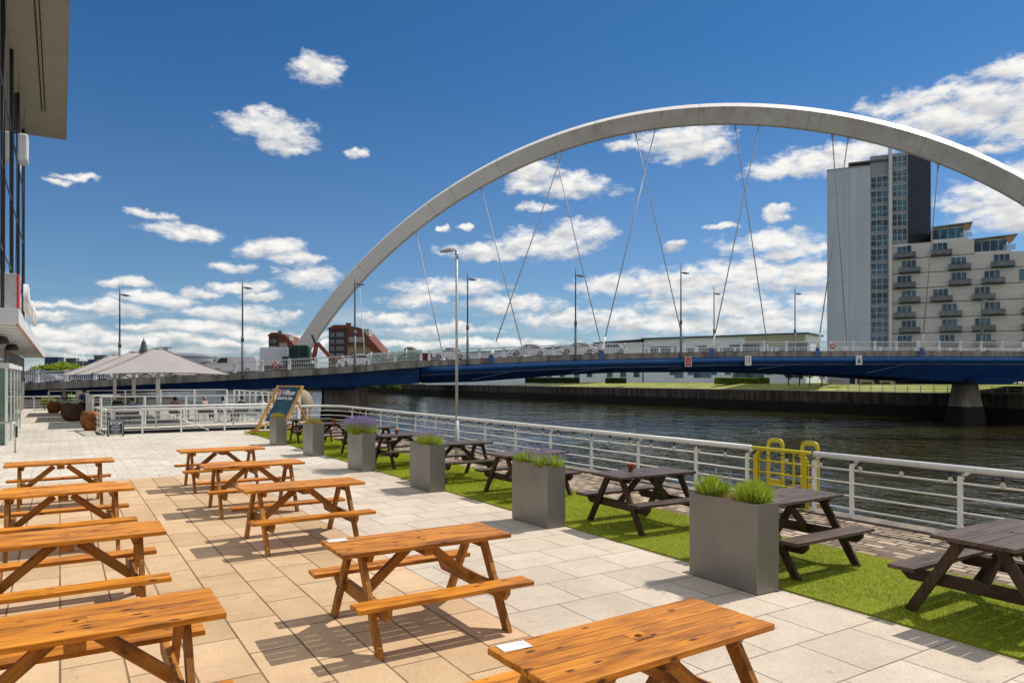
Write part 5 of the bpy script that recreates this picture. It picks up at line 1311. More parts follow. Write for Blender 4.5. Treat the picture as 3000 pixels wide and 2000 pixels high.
for x, y in cor4 + [(hs, 0), (-hs, 0), (0, hs), (0, -hs)]:
    mb = MB(); mb.bar((0, 0, 3.45), (x * .97, y * .97, ze - .02), .03, .05); mb.build('rib', STEEL, um)
    mb = MB(); mb.bar((0, 0, 2.1), (x * .5, y * .5, 2.86), .025, .04); mb.build('strut', STEEL, um)
mb = MB(); mb.box(-.5, .5, -.5, .5, 0, .12); mb.build('base', DARKM, um, bevel=.01)
ut = tree_of(um)
for i, (a, b, lab) in enumerate([(39.6, 4.1, 'nearest large grey umbrella, its whole canopy showing'), (45.6, 3.5, 'large grey umbrella behind the nearest one'), (51.6, 2.9, 'farthest of the large grey umbrellas')]):
    o = um if i == 0 else copy_tree(ut); o.location = AB(a, b, 0); o.rotation_euler = (0, 0, TH); o['label'] = lab
# glass balustrades
CLR = mat('clear_balustrade_glass', (.75, .80, .80), .03, (.7, .76, .76), 3, trans=.92, spec=.5, ior=1.1)
def glassfence(pts, lab, hgt=1.38, posts_n=4):
    p0 = AB(*pts[0]); p1 = AB(*pts[1]); e = empty('glass_balustrade', p0, 0, lab, 'balustrade', 'glass balustrades round the terrace'); d = p1 - p0
    mb = MB(); mb.bar(Z_ * hgt, d + Z_ * hgt, .06, .06); mb.build('top_rail', RAILW, e)
    mb = MB(); mb.bar(Z_ * .12, d + Z_ * .12, .05, .05); mb.build('bottom_rail', RAILW, e)
    for k in range(posts_n + 1):
        q = d * (k / posts_n); mb = MB(); mb.bar(q, q + Z_ * (hgt - .03), .08, .08); mb.build('post', RAILW, e)
        if k < posts_n:
            g = MB(); dn = d.normalized(); g.bar(q + dn * .08 + Z_ * .62, q + d / posts_n - dn * .08 + Z_ * .62, .010, .9); g.build('glass_panel', CLR, e)
glassfence(((36.0, 1.5), (36.0, 10.0)), 'white framed glass balustrade along the front of the umbrella terrace', posts_n=5)
glassfence(((36.1, 10.1), (52, 10.1)), 'white framed glass balustrade on the river side of the umbrella terrace', posts_n=10)
glassfence(((54.0, -.6), (54.0, 10.0)), 'white framed glass balustrade at the back of the umbrella terrace', posts_n=5)
railing('terrace_railing', [(57.5, -2.0), (57.5, 3.5)], [(57.5, b, 0, 1) for b in (-1.5, 0, 1.5, 3)], 'short white railing by the building corner beyond the rusty bowls', None)
glassfence(((37.5, 1.25), (53.8, .9)), 'white framed glass balustrade beside the rusty bowls', posts_n=7)

# rusty bowls
RUST = mat('rusted_steel', (.30, .105, .022), .8, (.13, .042, .014), 3.5, .006, 14)
RUSTD = mat('dark_rusted_steel', (.085, .042, .024), .8, (.05, .026, .016), 3, .006, 14)
SHR = leafmat('shrub_green', (.10, .17, .02), (.20, .28, .04), .7, 3, .3)
def bowl(a, b, r, h, m_, lab, plantn):
    e = empty('rusty_bowl', AB(a, b, 0), 0, lab, 'planter', 'rusted steel bowls'); mb = MB()
    mb.lathe([(r * .50, 0), (r * .80, h * .16), (r * 1.0, h * .46), (r * .97, h * .72), (r * .80, h * .94), (r * .70, h), (r * .66, h * .97), (r * .74, h * .86)], 20); mb.build('bowl', m_, e)
    mb = MB(); mb.lathe([(r * .74, h * .87), (.0, h * .9)], 14); mb.build('soil', SOIL, e)
    if plantn: p = empty('bowl_plant', AB(a, b, h * .86), 0, 'low green plant in ' + lab, 'plant'); tuft(p, 'leaves', SHR, (0, 1), (0, 1), plantn, .10, r * .6, 0, int(a * 7), .012)
bowl(54.0, -.30, .42, .70, RUST, 'small orange rusty bowl beside the person in the patterned dress', 60)
bowl(43.4, .55, .54, .86, RUSTD, 'big dark brown rusty bowl with a person behind it', 90)
bowl(35.3, 1.08, .38, .80, RUST, 'orange rusty bowl against the end of the white railing', 0)
bowl(47.5, 1.6, .40, .75, RUST, 'rusty bowl half hidden behind the glass balustrade', 0)

# ------------------------------------------------------------------ people
SKIN = mat('skin', (.50, .30, .21), .55); HAIRD = mat('dark_hair', (.015, .012, .01), .6); HAIRG = mat('grey_blonde_hair', (.35, .26, .18), .7)
def person(name, loc, rz, joints, lab, hair, top_m, leg_m, top_j, leg_j, dress=None, group=None):
    """joints: dict name->(x,y,z); the body is one skinned surface, clothes are looser skins over it"""
    e = empty('person', loc, rz, lab, 'person', group)
    def skin(nm, chain, rad, m_, root):
        names = []; 
        for c in chain:
            for j in c:
                if j not in names: names.append(j)
        me = bpy.data.meshes.new(nm); me.from_pydata([joints[j] for j in names], [(names.index(a_), names.index(b_)) for c in chain for a_, b_ in zip(c, c[1:])], [])
        o = bpy.data.objects.new(nm, me); COL.objects.link(o); o.parent = e
        sm = o.modifiers.new('skin', 'SKIN'); sm.use_smooth_shade = True
        sv = me.skin_vertices[0].data
        for i, j in enumerate(names): r_ = rad[j]; sv[i].radius = r_ if isinstance(r_, tuple) else (r_, r_); sv[i].use_root = (j == root)
        ss = o.modifiers.new('sub', 'SUBSURF'); ss.levels = 1; ss.render_levels = 2
        me.materials.append(m_); return o
    RB = dict(pel=(.15, .11), bel=(.135, .10), che=(.165, .11), nec=.055, hea=(.085, .095), top=(.065, .075), shl=.065, shr=.065, ell=.042, elr=.042, wrl=.028, wrr=.028, hal=(.036, .02), har=(.036, .02), hil=.10, hir=.10, knl=.062, knr=.062, anl=.042, anr=.042, tol=(.04, .03), tor=(.04, .03))
    for s_, hn in (('l', 'hal'), ('r', 'har')):      # finger stubs
        h = Vector(joints[hn]); w = Vector(joints['wr' + s_]); d = (h - w).normalized(); sd_ = d.cross(Vector((0, 1, .2))).normalized()
        for k in range(4): joints['f%s%d' % (s_, k)] = tuple(h + d * (.075 - .008 * abs(k - 1.3)) + sd_ * (.018 * (k - 1.5))); RB['f%s%d' % (s_, k)] = .008
        joints['t' + s_] = tuple(w + d * .05 + sd_ * .045); RB['t' + s_] = .009
    ch = [['pel', 'bel', 'che', 'nec', 'hea', 'top'], ['che', 'shl', 'ell', 'wrl', 'hal'], ['che', 'shr', 'elr', 'wrr', 'har'], ['pel', 'hil', 'knl', 'anl', 'tol'], ['pel', 'hir', 'knr', 'anr', 'tor']]
    for s_ in 'lr':
        for k in range(4): ch.append(['ha' + s_, 'f%s%d' % (s_, k)])
        ch.append(['wr' + s_, 't' + s_])
    skin('body', ch, RB, SKIN, 'pel')
    RT = {k: (tuple(x + .02 for x in v) if isinstance(v, tuple) else v + .016) for k, v in RB.items()}
    skin('shirt', top_j, RT, top_m, 'che')
    skin('trousers', leg_j, {**RT, **({} if not dress else dress)}, leg_m, 'pel')
    hh = Vector(joints['hea']); mb = MB(); mb.lathe([(.0, .14), (.055, .125), (.088, .08), (.095, .02), (.085, -.04), (.06, -.07)], 12, (0, 0, 0)); o = mb.build('hair', hair, e); o.location = hh + Vector((0, .018, .015))
    mb = MB(); f = hh + Vector((0, -.092, 0))
    mb.lathe([(.0, .012), (.010, 0), (.0, -.012)], 6, (-.03, 0, .012)); mb.lathe([(.0, .012), (.010, 0), (.0, -.012)], 6, (.03, 0, .012)); o = mb.build('eyes', DARKM, e); o.location = f
    mb = MB(); mb.tube([(0, .0, .012), (0, -.018, -.012), (0, 0, -.02)], [.006, .011, .006], 6); o = mb.build('nose', SKIN, e); o.location = f
    mb = MB(); mb.box(-.022, .022, -.004, .004, -.048, -.04); o = mb.build('mouth', mat('lips', (.35, .10, .08), .5), e); o.location = f
    return e
def stand(h=1.62, lean=0.0, arm=.0):
    k = h / 1.7; J = dict(pel=(0, 0, .95), bel=(0, -.01 - lean * .3, 1.10), che=(0, -.0 - lean * .7, 1.32), nec=(0, -lean, 1.47), hea=(0, -.02 - lean * 1.1, 1.57), top=(0, -.01 - lean * 1.15, 1.66),
        shl=(-.17, -lean * .8, 1.38), shr=(.17, -lean * .8, 1.38), ell=(-.24, -.04 - lean, 1.12), elr=(.24, -.06 - lean, 1.12), wrl=(-.16, -.22 - lean - arm, 1.02), wrr=(.15, -.24 - lean - arm, 1.06), hal=(-.12, -.29 - lean - arm, 1.02), har=(.10, -.30 - lean - arm, 1.07),
        hil=(-.10, 0, .88), hir=(.10, .0, .88), knl=(-.11, -.03, .49), knr=(.11, .0, .49), anl=(-.11, .02, .08), anr=(.12, .04, .08), tol=(-.12, -.12, .03), tor=(.13, -.10, .03))
    return {a: tuple(c * k for c in v) for a, v in J.items()}
def sit(h=1.0):
    J = stand(1.65); dz = -.40
    for k_ in ('pel', 'bel', 'che', 'nec', 'hea', 'top', 'shl', 'shr', 'ell', 'elr', 'wrl', 'wrr', 'hal', 'har'): x, y, z = J[k_]; J[k_] = (x, y, z + dz)
    J.update(hil=(-.10, -.03, .50), hir=(.10, -.03, .50), knl=(-.12, -.42, .50), knr=(.12, -.42, .50), anl=(-.12, -.42, .09), anr=(.12, -.42, .09), tol=(-.12, -.55, .03), tor=(.12, -.55, .03))
    return J
TJ = [['che', 'bel', 'pel'], ['che', 'shl', 'ell'], ['che', 'shr', 'elr']]; TJL = [['che', 'bel', 'pel'], ['che', 'shl', 'ell', 'wrl'], ['che', 'shr', 'elr', 'wrr']]
LJ = [['pel', 'hil', 'knl', 'anl'], ['pel', 'hir', 'knr', 'anr']]
PAT = mat('patterned_black_white', (.70, .66, .66), .8, (.03, .03, .035), 7, lo=.48, hi=.54, detail=2)
NAVY = mat('purple_blue_shirt', (.07, .07, .20), .8, (.04, .04, .12), 6); BLKT = mat('black_trousers', (.012, .012, .014), .8)
dj = dict(hil=.17, hir=.17, knl=.16, knr=.16, anl=.13, anr=.13)
person('p', AB(50.4, .28, 0), R(-20), stand(1.52, .12), 'person in a black and white patterned long outfit by the rusty bowls', HAIRG, PAT, PAT, TJL, LJ, dj)
person('p', AB(44.1, 1.02, 0), R(60), stand(1.60, .10, .1), 'person in a dark blue top and black trousers behind the big dark bowl', HAIRD, NAVY, BLKT, TJ, LJ)
# diners under the umbrellas
def tab_round(a, b, lab):
    e = empty('cafe_table', AB(a, b, 0), 0, lab, 'table', 'round cafe tables on the terrace'); mb = MB(); mb.lathe([(.42, .71), (.45, .72), (.45, .74), (0, .745)], 18); mb.build('table_top', cp_, e)
    mb = MB(); mb.tube([(0, 0, .02), (0, 0, .71)], .035, 8); mb.lathe([(.25, 0), (.24, .03), (.03, .05)], 12); mb.build('pedestal', DARKM, e)
def chair(a, b, rz, lab):
    e = empty('cafe_chair', AB(a, b, 0), rz, lab, 'chair', 'dark cafe chairs on the terrace'); W3 = mat('rattan_dark', (.05, .045, .042), .8, (.03, .028, .026), 40)
    mb = MB(); mb.box(-.22, .22, -.22, .22, .40, .45); mb.build('seat', W3, e, bevel=.01); mb = MB(); mb.loft([[(-.2, .20, .45), (.2, .20, .45), (.2, .23, .45), (-.2, .23, .45)], [(-.21, .27, .82), (.21, .27, .82), (.21, .30, .82), (-.21, .30, .82)]]); mb.build('backrest', W3, e, bevel=.01)
    for x in (-.2, .2):
        for y in (-.2, .2): mb = MB(); mb.tube([(x, y, 0), (x * .95, y * .95, .42)], .015, 6); mb.build('leg', DARKM, e)
cols = [('blue', (.03, .10, .42)), ('coral pink', (.60, .17, .14)), ('black', (.02, .02, .022)), ('white', (.72, .70, .68)), ('pale pink', (.60, .36, .32)), ('grey', (.25, .25, .26))]
seats = [(38.6, 2.9, -.6, 0, 'diner in a blue top at the table under the nearest umbrella'), (39.8, 4.9, 2.5, 1, 'diner in a coral top by the nearest umbrella pole'), (44.0, 2.6, -.3, 2, 'diner in black beneath the second umbrella'),
         (40.0, 6.3, .8, 4, 'diner in a pale pink top on the river side of the umbrella pole'), (39.2, 8.0, -.9, 2, 'diner in black near the river end of the terrace'), (38.4, 8.8, 2.0, 3, 'diner in white nearest the river end of the terrace'), (38.2, 6.9, 1.2, 5, 'diner in grey between the pink top and the white top')]
for (a, b, rz, ci, lab) in seats:
    rz_ = TH + rz; person('p', AB(a, b, 0), rz_, sit(), lab, HAIRD if ci != 4 else HAIRG, mat('top_' + cols[ci][0].replace(' ', '_'), cols[ci][1], .8), BLKT, TJ, LJ, group='diners on the terrace')
    chair(a, b, rz_, 'dark chair of the ' + lab.replace(' on the river side of the umbrella pole', ' by the pole').replace(' beneath the second umbrella', ' beneath the farther umbrella'))
for (a, b, lab) in ((38.1, 3.5, 'round cafe table by the diner in the blue top'), (40.4, 5.6, 'round cafe table between the coral and the pink diners'), (38.7, 7.5, 'round cafe table by the diners at the river end'), (44.6, 3.4, 'round cafe table below the second umbrella')): tab_round(a, b, lab)

# mooring dolphin: big rounded dark steel and pale timber fender in the water behind the deckchair
md = empty('mooring_dolphin', ray(832, 1225, 46), 0, 'big rounded mooring fender, dark on one side and pale on the other, behind the deckchair', 'mooring fender'); md.location.z = QZ
yk = 46 / FPX
mb = MB(); rings = []
for t in range(9):
    q = t / 8; ang = math.pi * q
    rings.append([( -1.75 + .9 * q + (1.0 - .5 * q) * math.cos(a2) * (.3 + .7 * math.sin(max(.12, ang * .9))) , .6 * math.sin(a2) * 1.4, QZ * 0 + 3.35 + 1.25 * q * 1.0 + .55 * math.sin(a2 * 1) * .3) for a2 in [2 * math.pi * k / 14 for k in range(14)]])
mb.lathe([(1.35, 0), (1.4, 3.0), (1.5, 3.4), (1.42, 4.0), (1.15, 4.6), (.7, 4.95), (.0, 5.05)], 24, (-.45, 0, 0)); mb.build('dark_drum', mat('black_tar', (.02, .018, .017), .7, (.035, .03, .028), 2), md)
mb = MB(); mb.lathe([(.55, 0), (.60, 3.2), (.72, 3.9), (.70, 4.35), (.45, 4.85), (.15, 5.05), (0, 5.06)], 24, (1.05, .3, 0)); mb.build('pale_cap', mat('bleached_timber', (.42, .34, .24), .8, (.22, .17, .11), 2.5, .01, 8, stretch=(6, 6, .4)), md)

# ================================================================== VEHICLES ON THE BRIDGE
TYRE = mat('tyre', (.012, .012, .012), .8); RIM = mat('wheel_rim', (.45, .45, .46), .35, metal=.6)
def paint(n, c): return mat('car_paint_' + n, c, .25, tuple(x * .92 for x in c), 1, coat=.6, metal=.2)
def car(name, x, off, pn, pc, lab, flip=False, van=False, ln=4.4):
    z = zdeck(x) + .03; p = edge(x, z, off); e = empty(name, p, math.atan(DSL) + (math.pi if flip else 0) + 0, lab, 'van' if van else 'car', None)
    P = paint(pn, pc); L = ln; hw = .88
    if van: prof = [(-L/2, .35), (-L/2, 1.15), (-L/2 + .05, 1.85), (-L/2 + .3, 1.95), (L * .18, 1.95), (L * .30, 1.85), (L * .40, 1.15), (L * .49, 1.0), (L * .5, .45), (L * .47, .3), (-L * .48, .3)]; belt = 1.12
    else: prof = [(-L/2, .42), (-L/2 + .02, .80), (-L * .40, .98), (-L * .26, 1.36), (-L * .12, 1.45), (L * .06, 1.44), (L * .22, .98), (L * .40, .86), (L * .49, .68), (L / 2, .40), (L * .47, .26), (-L * .47, .26)]; belt = .92
    mb = MB(); rings = []
    for yy, k, s_ in ((-hw, .93, 0), (-hw * .97, 1, 1), (-hw * .7, 1, 2), (hw * .7, 1, 2), (hw * .97, 1, 1), (hw, .93, 0)):
        r = []
        for (px, pz) in prof:
            y2 = yy
            if pz > belt: y2 = yy * (1 - .20 * (pz - belt) / .5) if not van else yy * (1 - .08 * (pz - belt) / .8)
            r.append((px * (1 if s_ else .985), y2, pz if s_ == 2 else (pz - .03 if pz > belt else pz)))
        rings.append(r)
    mb.loft(rings, smooth=False); mb.build('body', P, e, bevel=.02)
    for sy in (-1, 1):
        def side(pts, nm='side_window'):
            q = MB(); v = [(a_, sy * (hw * (1 - (.20 if not van else .08) * (b_ - belt) / (.5 if not van else .8)) + .012), b_) for a_, b_ in pts]; q.extr(v, (0, -sy * .03, 0)); q.build(nm, DARKM if van else GLASSD, e)
        if van: side([(L * .10, 1.2), (L * .33, 1.2), (L * .25, 1.75), (L * .10, 1.78)])
        else: side([(-L * .30, .97), (-L * .06, .97), (-L * .06, 1.36), (-L * .22, 1.30)]); side([(-L * .045, .97), (L * .185, .97), (L * .07, 1.36), (-L * .045, 1.36)])
    q = MB()
    if van: q.add([(L * .395, -.74, 1.22), (L * .395, .74, 1.22), (L * .31, .70, 1.80), (L * .31, -.70, 1.80)], [(0, 1, 2, 3)])
    else: q.add([(L * .225, -.72, 1.0), (L * .225, .72, 1.0), (L * .085, .60, 1.41), (L * .085, -.60, 1.41)], [(0, 1, 2, 3)])
    q.build('windscreen', GLASSD, e)
    for wx in (-L * .31, L * .31):
        for sy in (-1, 1):
            t = MB(); t.tube([(wx, sy * (hw - .20), .32), (wx, sy * (hw + .012), .32)], .32, 20); to = t.build('wheel', TYRE, e)
            t = MB(); t.lathe([(.0, .0), (.19, .01), (.21, .0)], 12); r_ = t.build('rim', RIM, to); r_.location = (wx, sy * (hw + .02), .32); r_.rotation_euler = (R(90), 0, 0)
    for sy in (-1, 1):
        t = MB(); t.box(L * .47, L * .5 + .005, sy * .62 - .16, sy * .62 + .16, .60, .74); t.build('headlight', mat('headlight', (.75, .75, .72), .15), e, bevel=.01)
        t = MB(); t.box(-L * .5 - .005, -L * .485, sy * .66 - .12, sy * .66 + .12, .66, .84); t.build('tail_light', mat('tail_light', (.45, .01, .01), .2), e, bevel=.01)
        t = MB(); t.box(L * .17, L * .21, sy * (hw + .08) - .06, sy * (hw + .08) + .06, .92, 1.04); t.build('wing_mirror', P, e, bevel=.01)
car('silver_car', -7.0, 3.0, 'silver_a', (.62, .62, .63), 'silver white hatchback on the bridge just past the pale lamp post', True, ln=4.0)
car('silver_car', 2.2, 3.0, 'silver_b', (.55, .56, .58), 'silver saloon car on the bridge behind the first near side hanger', True, ln=4.5)
car('silver_car', 8.1, 3.0, 'silver_c', (.58, .57, .57), 'pale silver saloon car on the bridge beside the middle lamp column', True, ln=4.4)
car('silver_car', 13.0, 7.0, 'silver_d', (.45, .47, .50), 'partly hidden silver car next to the hanger before the white building', True, ln=4.2)
car('blue_car', -46.5, 3.2, 'navy', (.03, .05, .16), 'dark blue car on the approach beneath the lime bush', False, ln=4.2)
car('grey_car', -51.5, 3.2, 'grey', (.25, .27, .30), 'grey car on the approach close to the hotel corner', False, ln=4.2)
car('white_van', -31.0, 3.0, 'white', (.72, .72, .72), 'white van behind the parapet just beyond the umbrella', True, True, 5.2)
car('white_car', -36.3, 3.0, 'white_b', (.70, .70, .70), 'white car following the van by the umbrella edge', True, False, 4.2)
car('white_car', -17.5, 3.2, 'white_c', (.70, .70, .70), 'white car on the bridge right behind the lamp column at the arch foot', True, False, 4.3)
# white box lorry
def q_on(u, off):
    k = (u - 1500) / FPX; p0 = edge(0, 0, off); x = (k * p0.y - p0.x) / (DD.x - k * DD.y); return p0.x + DD.x * x
xl = q_on(785, 8); lr = empty('box_lorry', edge(xl, zdeck(xl) + .0, 8), math.atan(DSL), 'white box lorry trailer beside the excavator', 'lorry')
Lx = q_on(868, 8) - xl
mb = MB(); mb.box(0, Lx * 1.0, 0, 2.5, .95, 3.15); mb.build('box_body', mat('lorry_white', (.70, .71, .74), .5), lr, bevel=.04)
mb = MB(); mb.box(0, Lx, .1, 2.4, .7, .93); mb.build('chassis', DARKM, lr)
for x in (.8, 1.8, Lx - 1): mb = MB(); mb.tube([(x, -.0, .48), (x, 2.5, .48)], .48, 16); mb.build('wheel', TYRE, lr)
# excavator
xe = q_on(895, 6); ex = empty('excavator', edge(xe, zdeck(xe), 6), math.atan(DSL), 'dark green cabbed excavator with an orange boom at the arch foot', 'excavator')
EG = mat('excavator_green', (.018, .07, .05), .5); EO = mat('excavator_orange', (.30, .065, .03), .6, (.14, .035, .02), 3)
mb = MB(); mb.box(-1.9, 1.7, .0, 2.2, .0, .9); mb.build('tracks', DARKM, ex, bevel=.2)
mb = MB(); mb.extr([(-1.3, .2, 1.0), (1.1, .2, 1.0), (1.1, .2, 2.7), (.9, .2, 3.05), (-1.1, .2, 3.05), (-1.3, .2, 2.8)], (0, 1.7, 0)); mb.build('cab', EG, ex, bevel=.05)
mb = MB(); mb.box(-1.05, -.15, .16, .21, 1.7, 2.8); mb.box(.05, .85, .16, .21, 1.7, 2.8); mb.build('cab_window', GLASSD, ex)
mb = MB(); mb.box(-2.0, -1.35, .2, 2.0, 1.0, 1.7); mb.build('engine_cover', EG, ex, bevel=.05)
mb = MB(); mb.bar((1.5, .9, 1.2), (1.9, .9, 3.4), .3, .5); mb.build('boom', EO, ex, bevel=.03)
mb = MB(); mb.bar((1.95, .9, 3.35), (3.6, .9, 1.5), .28, .45); mb.build('dipper_arm', EO, ex, bevel=.03)
mb = MB(); mb.bar((1.3, .9, 4.3), (1.9, .9, 2.9), .14, .22); mb.build('hydraulic_ram', DARKM, ex)
mb = MB(); mb.extr([(3.2, .5, 1.9), (4.2, .5, 1.7), (4.5, .5, 1.0), (3.7, .5, .8)], (0, .8, 0)); mb.build('bucket', EO, ex, bevel=.03)
# red container and site fence panel
xr = q_on(1250, 12); rc = empty('red_container', edge(xr, zdeck(xr), 12), math.atan(DSL), 'dark red ribbed site container on the bridge near the pale lamp post', 'container')
mb = MB(); mb.box(0, 3.0, 0, 2.0, 0, 1.35); mb.build('body', mat('container_red', (.24, .02, .03), .6), rc)
mb = MB()
for k in range(14): mb.box(.1 + k * .21, .18 + k * .21, -.04, -.001, .05, 1.3)
mb.build('ribs', mat('container_red_rib', (.16, .015, .02), .6), rc)

# ================================================================== TREES AND SHRUBS
TRK = mat('bark', (.08, .06, .045), .9, (.05, .038, .028), 6, .01)
def foliage(n, sx, sy, sz, zc, size, seed, lumps=9, core=.35):
    g = np.random.default_rng(seed)
    cen = (g.random((lumps, 3)) - .5) * 2; cen /= np.maximum(1, np.linalg.norm(cen, axis=1))[:, None]; cen *= .62
    rad = .30 + .28 * g.random(lumps)
    k = g.integers(0, lumps, n); d = g.normal(size=(n, 3)); d /= np.linalg.norm(d, axis=1)[:, None]
    rr = rad[k][:, None] * (core + (1 - core) * g.random((n, 1)) ** .5)
    p = (cen[k] + d * rr) * np.array([sx, sy, sz]) + np.array([0, 0, zc])
    u = g.normal(size=(n, 3)); u /= np.linalg.norm(u, axis=1)[:, None]; v = np.cross(u, g.normal(size=(n, 3))); v /= np.linalg.norm(v, axis=1)[:, None]
    s = size * (.5 + g.random((n, 1)))
    V = np.stack([p - u * s, p + v * s * .6, p + u * s, p - v * s * .6], 1).reshape(-1, 3)
    me = bpy.data.meshes.new('crown'); me.vertices.add(4 * n); me.vertices.foreach_set('co', V.ravel())
    me.loops.add(4 * n); me.loops.foreach_set('vertex_index', np.arange(4 * n, dtype=np.int32))
    me.polygons.add(n); me.polygons.foreach_set('loop_start', np.arange(0, 4 * n, 4, dtype=np.int32)); me.polygons.foreach_set('loop_total', np.full(n, 4, dtype=np.int32)); me.update(calc_edges=True)
    return me
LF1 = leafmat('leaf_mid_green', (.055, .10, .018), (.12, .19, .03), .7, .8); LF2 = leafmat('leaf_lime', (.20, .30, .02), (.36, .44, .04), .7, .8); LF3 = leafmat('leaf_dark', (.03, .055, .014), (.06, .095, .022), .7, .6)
def tree(loc, w, h, zc, lab, lf, seed, n=2600, size=.14, trunk=True, name='tree', cat='tree', group=None, asp=1.0, trunkh=None):
    e = empty(name, loc, 0, lab, cat, group)
    me = foliage(n, w, w * asp, h, zc, size, seed); me.materials.append(lf); o = bpy.data.objects.new('crown', me); COL.objects.link(o); o.parent = e
    if trunk:
        q = random.Random(seed); mb = MB(); mb.tube([(0, 0, -.2), (.04, 0, zc * .5), (.0, .05, zc)], [.05 * h, .035 * h, .015 * h], 7)
        for k in range(5):
            a = k * 1.3 + q.random(); mb.tube([(0, 0, zc * (.55 + .07 * k)), (w * .5 * math.cos(a), w * .5 * math.sin(a) * asp, zc + h * q.uniform(-.2, .4))], [.02 * h, .006 * h], 5)
        mb.build('trunk', TRK, e)
    else:
        mb = MB(); mb.tube([(0, 0, -.3), (.02, 0, zc)], [.06, .02], 5); mb.build('stem', TRK, e)
    return e
# lime bush past the approach parapet
p = ray(168, 1100, 100); p.z = .2; tree(p, 3.1, 1.5, 3.2, 'bright lime green bush behind the bridge approach', LF2, 5, 6000, .16)
for i, (u, y, w, h, lab) in enumerate([(2310, 128, 1.3, 2.3, 'slim young tree at the end of the clipped hedge'), (2342, 132, 1.2, 2.4, 'slim young tree, second after the hedge'), (2372, 126, 1.9, 2.1, 'spreading young tree in the middle of the group by the tower foot'), (2408, 130, 1.8, 2.3, 'leafy young tree nearest the tower foot')]):
    p = ray(u, 1100, y); p.z = 1.0; tree(p, w, h, 3.3, lab, LF1 if i != 2 else LF2, 20 + i, 2600, .13, group='young trees on the far bank')
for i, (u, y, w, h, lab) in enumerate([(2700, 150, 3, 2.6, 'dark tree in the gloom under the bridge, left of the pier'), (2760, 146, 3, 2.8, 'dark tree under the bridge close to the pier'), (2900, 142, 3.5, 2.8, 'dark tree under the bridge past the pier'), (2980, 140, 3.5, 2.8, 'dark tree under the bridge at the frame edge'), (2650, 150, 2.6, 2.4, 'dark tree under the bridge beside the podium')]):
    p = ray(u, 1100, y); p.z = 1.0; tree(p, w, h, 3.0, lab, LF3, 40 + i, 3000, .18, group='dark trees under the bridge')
p = ray(1182, 1100, 250); p.z = 1; tree(p, 5.6, 6, 7.0, 'round dark green tree just past the brick apartment block', LF1, 60, 7000, .35)
for i, (u, vt, y, w) in enumerate([(625, 1056, 500, 11), (655, 1050, 480, 9), (690, 1058, 460, 10), (725, 1052, 500, 12), (590, 1062, 520, 9), (760, 1057, 480, 10), (1215, 1040, 300, 4)]):
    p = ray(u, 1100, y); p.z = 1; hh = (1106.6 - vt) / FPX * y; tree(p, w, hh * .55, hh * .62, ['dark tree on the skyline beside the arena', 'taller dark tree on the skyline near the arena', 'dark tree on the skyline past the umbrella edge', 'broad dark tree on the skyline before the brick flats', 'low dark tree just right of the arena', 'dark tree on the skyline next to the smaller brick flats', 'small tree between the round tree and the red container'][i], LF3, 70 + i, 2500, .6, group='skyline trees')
def hedge(u0, u1, y, h, d, lf, lab, seed, zb=.95):
    a_ = ray(u0, 1100, y); b_ = ray(u1, 1100, y); w = (b_ - a_).length / 2; e = empty('clipped_hedge', ((a_.x + b_.x) / 2, y, zb), 0, lab, 'hedge')
    g = np.random.default_rng(seed); n = int(5200 * w / 5); 
    me = foliage(10, 1, 1, 1, 0, 1, 1); P = (g.random((n, 3)) - .5) * 2; ax = g.integers(0, 3, n); s3_ = np.sign(P[np.arange(n), ax]); P[np.arange(n), ax] = s3_ * (.92 + .1 * g.random(n)); P[:, 0] *= w; P[:, 1] *= d; P[:, 2] = (P[:, 2] * .5 + .5) * h
    u = g.normal(size=(n, 3)); u /= np.linalg.norm(u, axis=1)[:, None]; v = np.cross(u, g.normal(size=(n, 3))); v /= np.linalg.norm(v, axis=1)[:, None]; s = .12
    V = np.stack([P - u * s, P + v * s * .7, P + u * s, P - v * s * .7], 1).reshape(-1, 3)
    mb = MB(); mb.add([tuple(x) for x in V], [(4 * i, 4 * i + 1, 4 * i + 2, 4 * i + 3) for i in range(n)]); mb.build('foliage', lf, e, recalc=False)
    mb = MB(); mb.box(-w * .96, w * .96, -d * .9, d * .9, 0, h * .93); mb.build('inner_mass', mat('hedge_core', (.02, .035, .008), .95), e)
LF4 = leafmat('hedge_bright', (.13, .20, .02), (.24, .33, .03), .7, .8)
hedge(2097, 2250, 150, 1.25, .8, LF4, 'long bright clipped hedge in front of the white building', 3)
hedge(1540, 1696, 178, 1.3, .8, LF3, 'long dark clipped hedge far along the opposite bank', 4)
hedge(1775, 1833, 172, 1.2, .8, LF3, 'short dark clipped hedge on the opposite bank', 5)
# weeds on the quay by the left pier
for i, (u, v_, lab) in enumerate([(1090, 1135, 'scrubby bush on the far quay wall just past the first pier'), (1130, 1136, 'second scrubby bush on the far quay wall past the first pier'), (1160, 1137, 'pale leggy bush on the far quay wall')]):
    p = ray(u, v_, 205 - i * 6); p.z = -.8; tree(p, 2.2, 1.3, 1.0, lab, LF1, 90 + i, 1400, .22, False, 'quay_shrub', 'shrub', 'shrubs on the far quay wall')
for i, (a, b, lab) in enumerate([(59.5, -.9, 'yellow green shrub by the hotel corner fence'), (60.5, .6, 'taller yellow green shrub beyond the rusty bowls'), (59.5, 4.4, 'dark shrub under the bridge approach')]):
    tree(AB(a, b, 0), .6, .45 + .1 * (i == 1), .5, lab, LF2 if i < 2 else LF3, 100 + i, 1300, .08, False, 'garden_shrub', 'shrub')

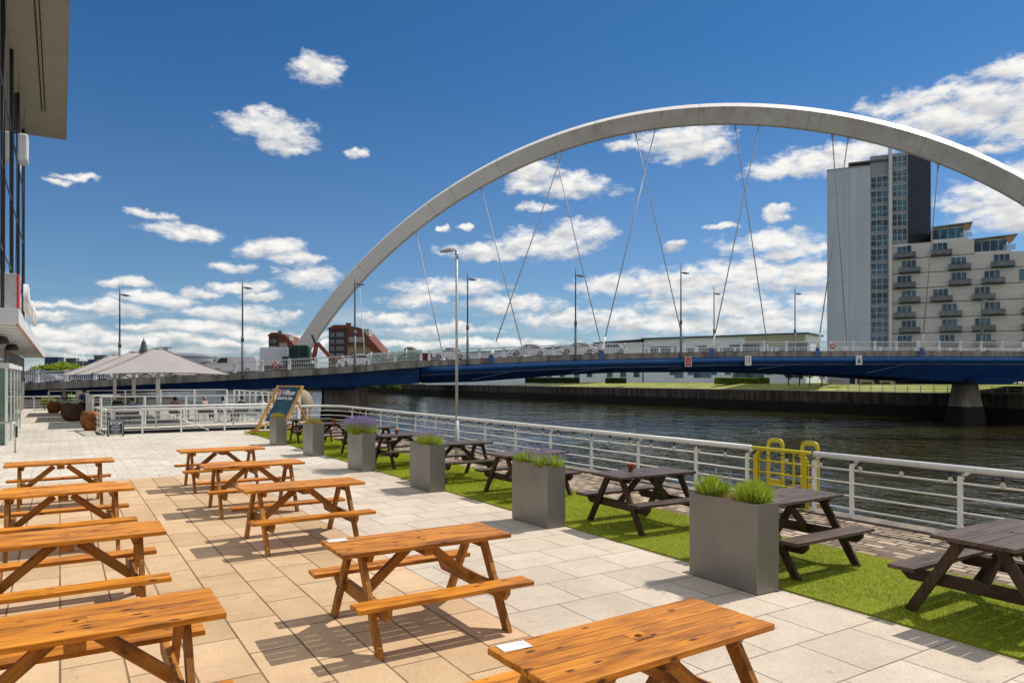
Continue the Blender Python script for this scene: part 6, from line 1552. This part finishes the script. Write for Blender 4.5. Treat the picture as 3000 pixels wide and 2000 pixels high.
# far bank railing and benches
FR = mat('far_rail_white', (.62, .62, .56), .5)
def farrail(a0, a1, b, step, lab, z=.02, h=1.05):
    e = empty('far_bank_railing', AB(a0, b, z), TH, lab, 'railing'); L = a1 - a0
    for zz in (h, h * .55, .2): mb = MB(); mb.tube([(0, 0, zz), (0, L, zz)], .03, 5); mb.build('rail', FR, e)
    n = min(95, int(L / step)); p0 = None
    for k in range(n + 1):
        if p0 is None: mb = MB(); mb.box(-.04, .04, -.04, .04, 0, h); p0 = mb.build('post', FR, e)
        else: p0 = p0.copy(); COL.objects.link(p0)
        p0.location = (0, L * k / n, 0)
farrail(20, 72, BFAR + .6, 1.9, 'pale railing along the far quay from the frame edge past the pier')
farrail(150, 260, BFAR + 2.4, 2.4, 'white railing along the far quay towards the brick flats', .05)
for i, (u, y) in enumerate([(2450, 128), (2540, 126), (2600, 126), (2690, 124)]):
    e = empty('timber_bench', ray(u, 1100, y), TH + R(90), ['timber bench under the bridge nearest the young trees', 'timber bench before the podium', 'timber bench at the podium corner', 'timber bench near the pier under the bridge'][i], 'bench', 'benches on the far bank'); e.location.z = 1.0
    BT = mat('bench_timber', (.42, .30, .20), .8); mb = MB(); mb.box(-1.3, 1.3, -.25, .25, .4, .48); mb.build('seat', BT, e); mb = MB(); mb.box(-1.3, 1.3, .22, .28, .5, .9); mb.build('backrest', BT, e); mb = MB(); mb.box(-1.2, -1.05, -.22, .22, 0, .4); mb.build('leg', BT, e); mb = MB(); mb.box(1.05, 1.2, -.22, .22, 0, .4); mb.build('leg', BT, e)
ov = empty('orange_dumper', ray(2738, 1100, 135), 0, 'small orange and yellow dumper truck in the shade under the bridge', 'dumper'); ov.location.z = 1.0
mb = MB(); mb.extr([(-1.4, 0, .6), (.2, 0, .6), (.4, 0, 1.3), (-1.6, 0, 1.3)], (0, 1.3, 0)); mb.build('skip', mat('dumper_yellow', (.55, .36, .03), .6), ov); mb = MB(); mb.box(.3, 1.4, .1, 1.2, .5, 1.1); mb.build('engine', EO, ov, bevel=.05); mb = MB(); mb.tube([(.9, .3, 1.1), (.9, .3, 2.0), (.9, 1.0, 2.0), (.9, 1.0, 1.1)], .05, 6); mb.build('roll_bar', EO, ov)
for x in (-.9, .9):
    for y in (-.05, 1.35): mb = MB(); mb.tube([(x, y - .12, .42), (x, y + .12, .42)], .42, 14); mb.build('wheel', TYRE, ov)
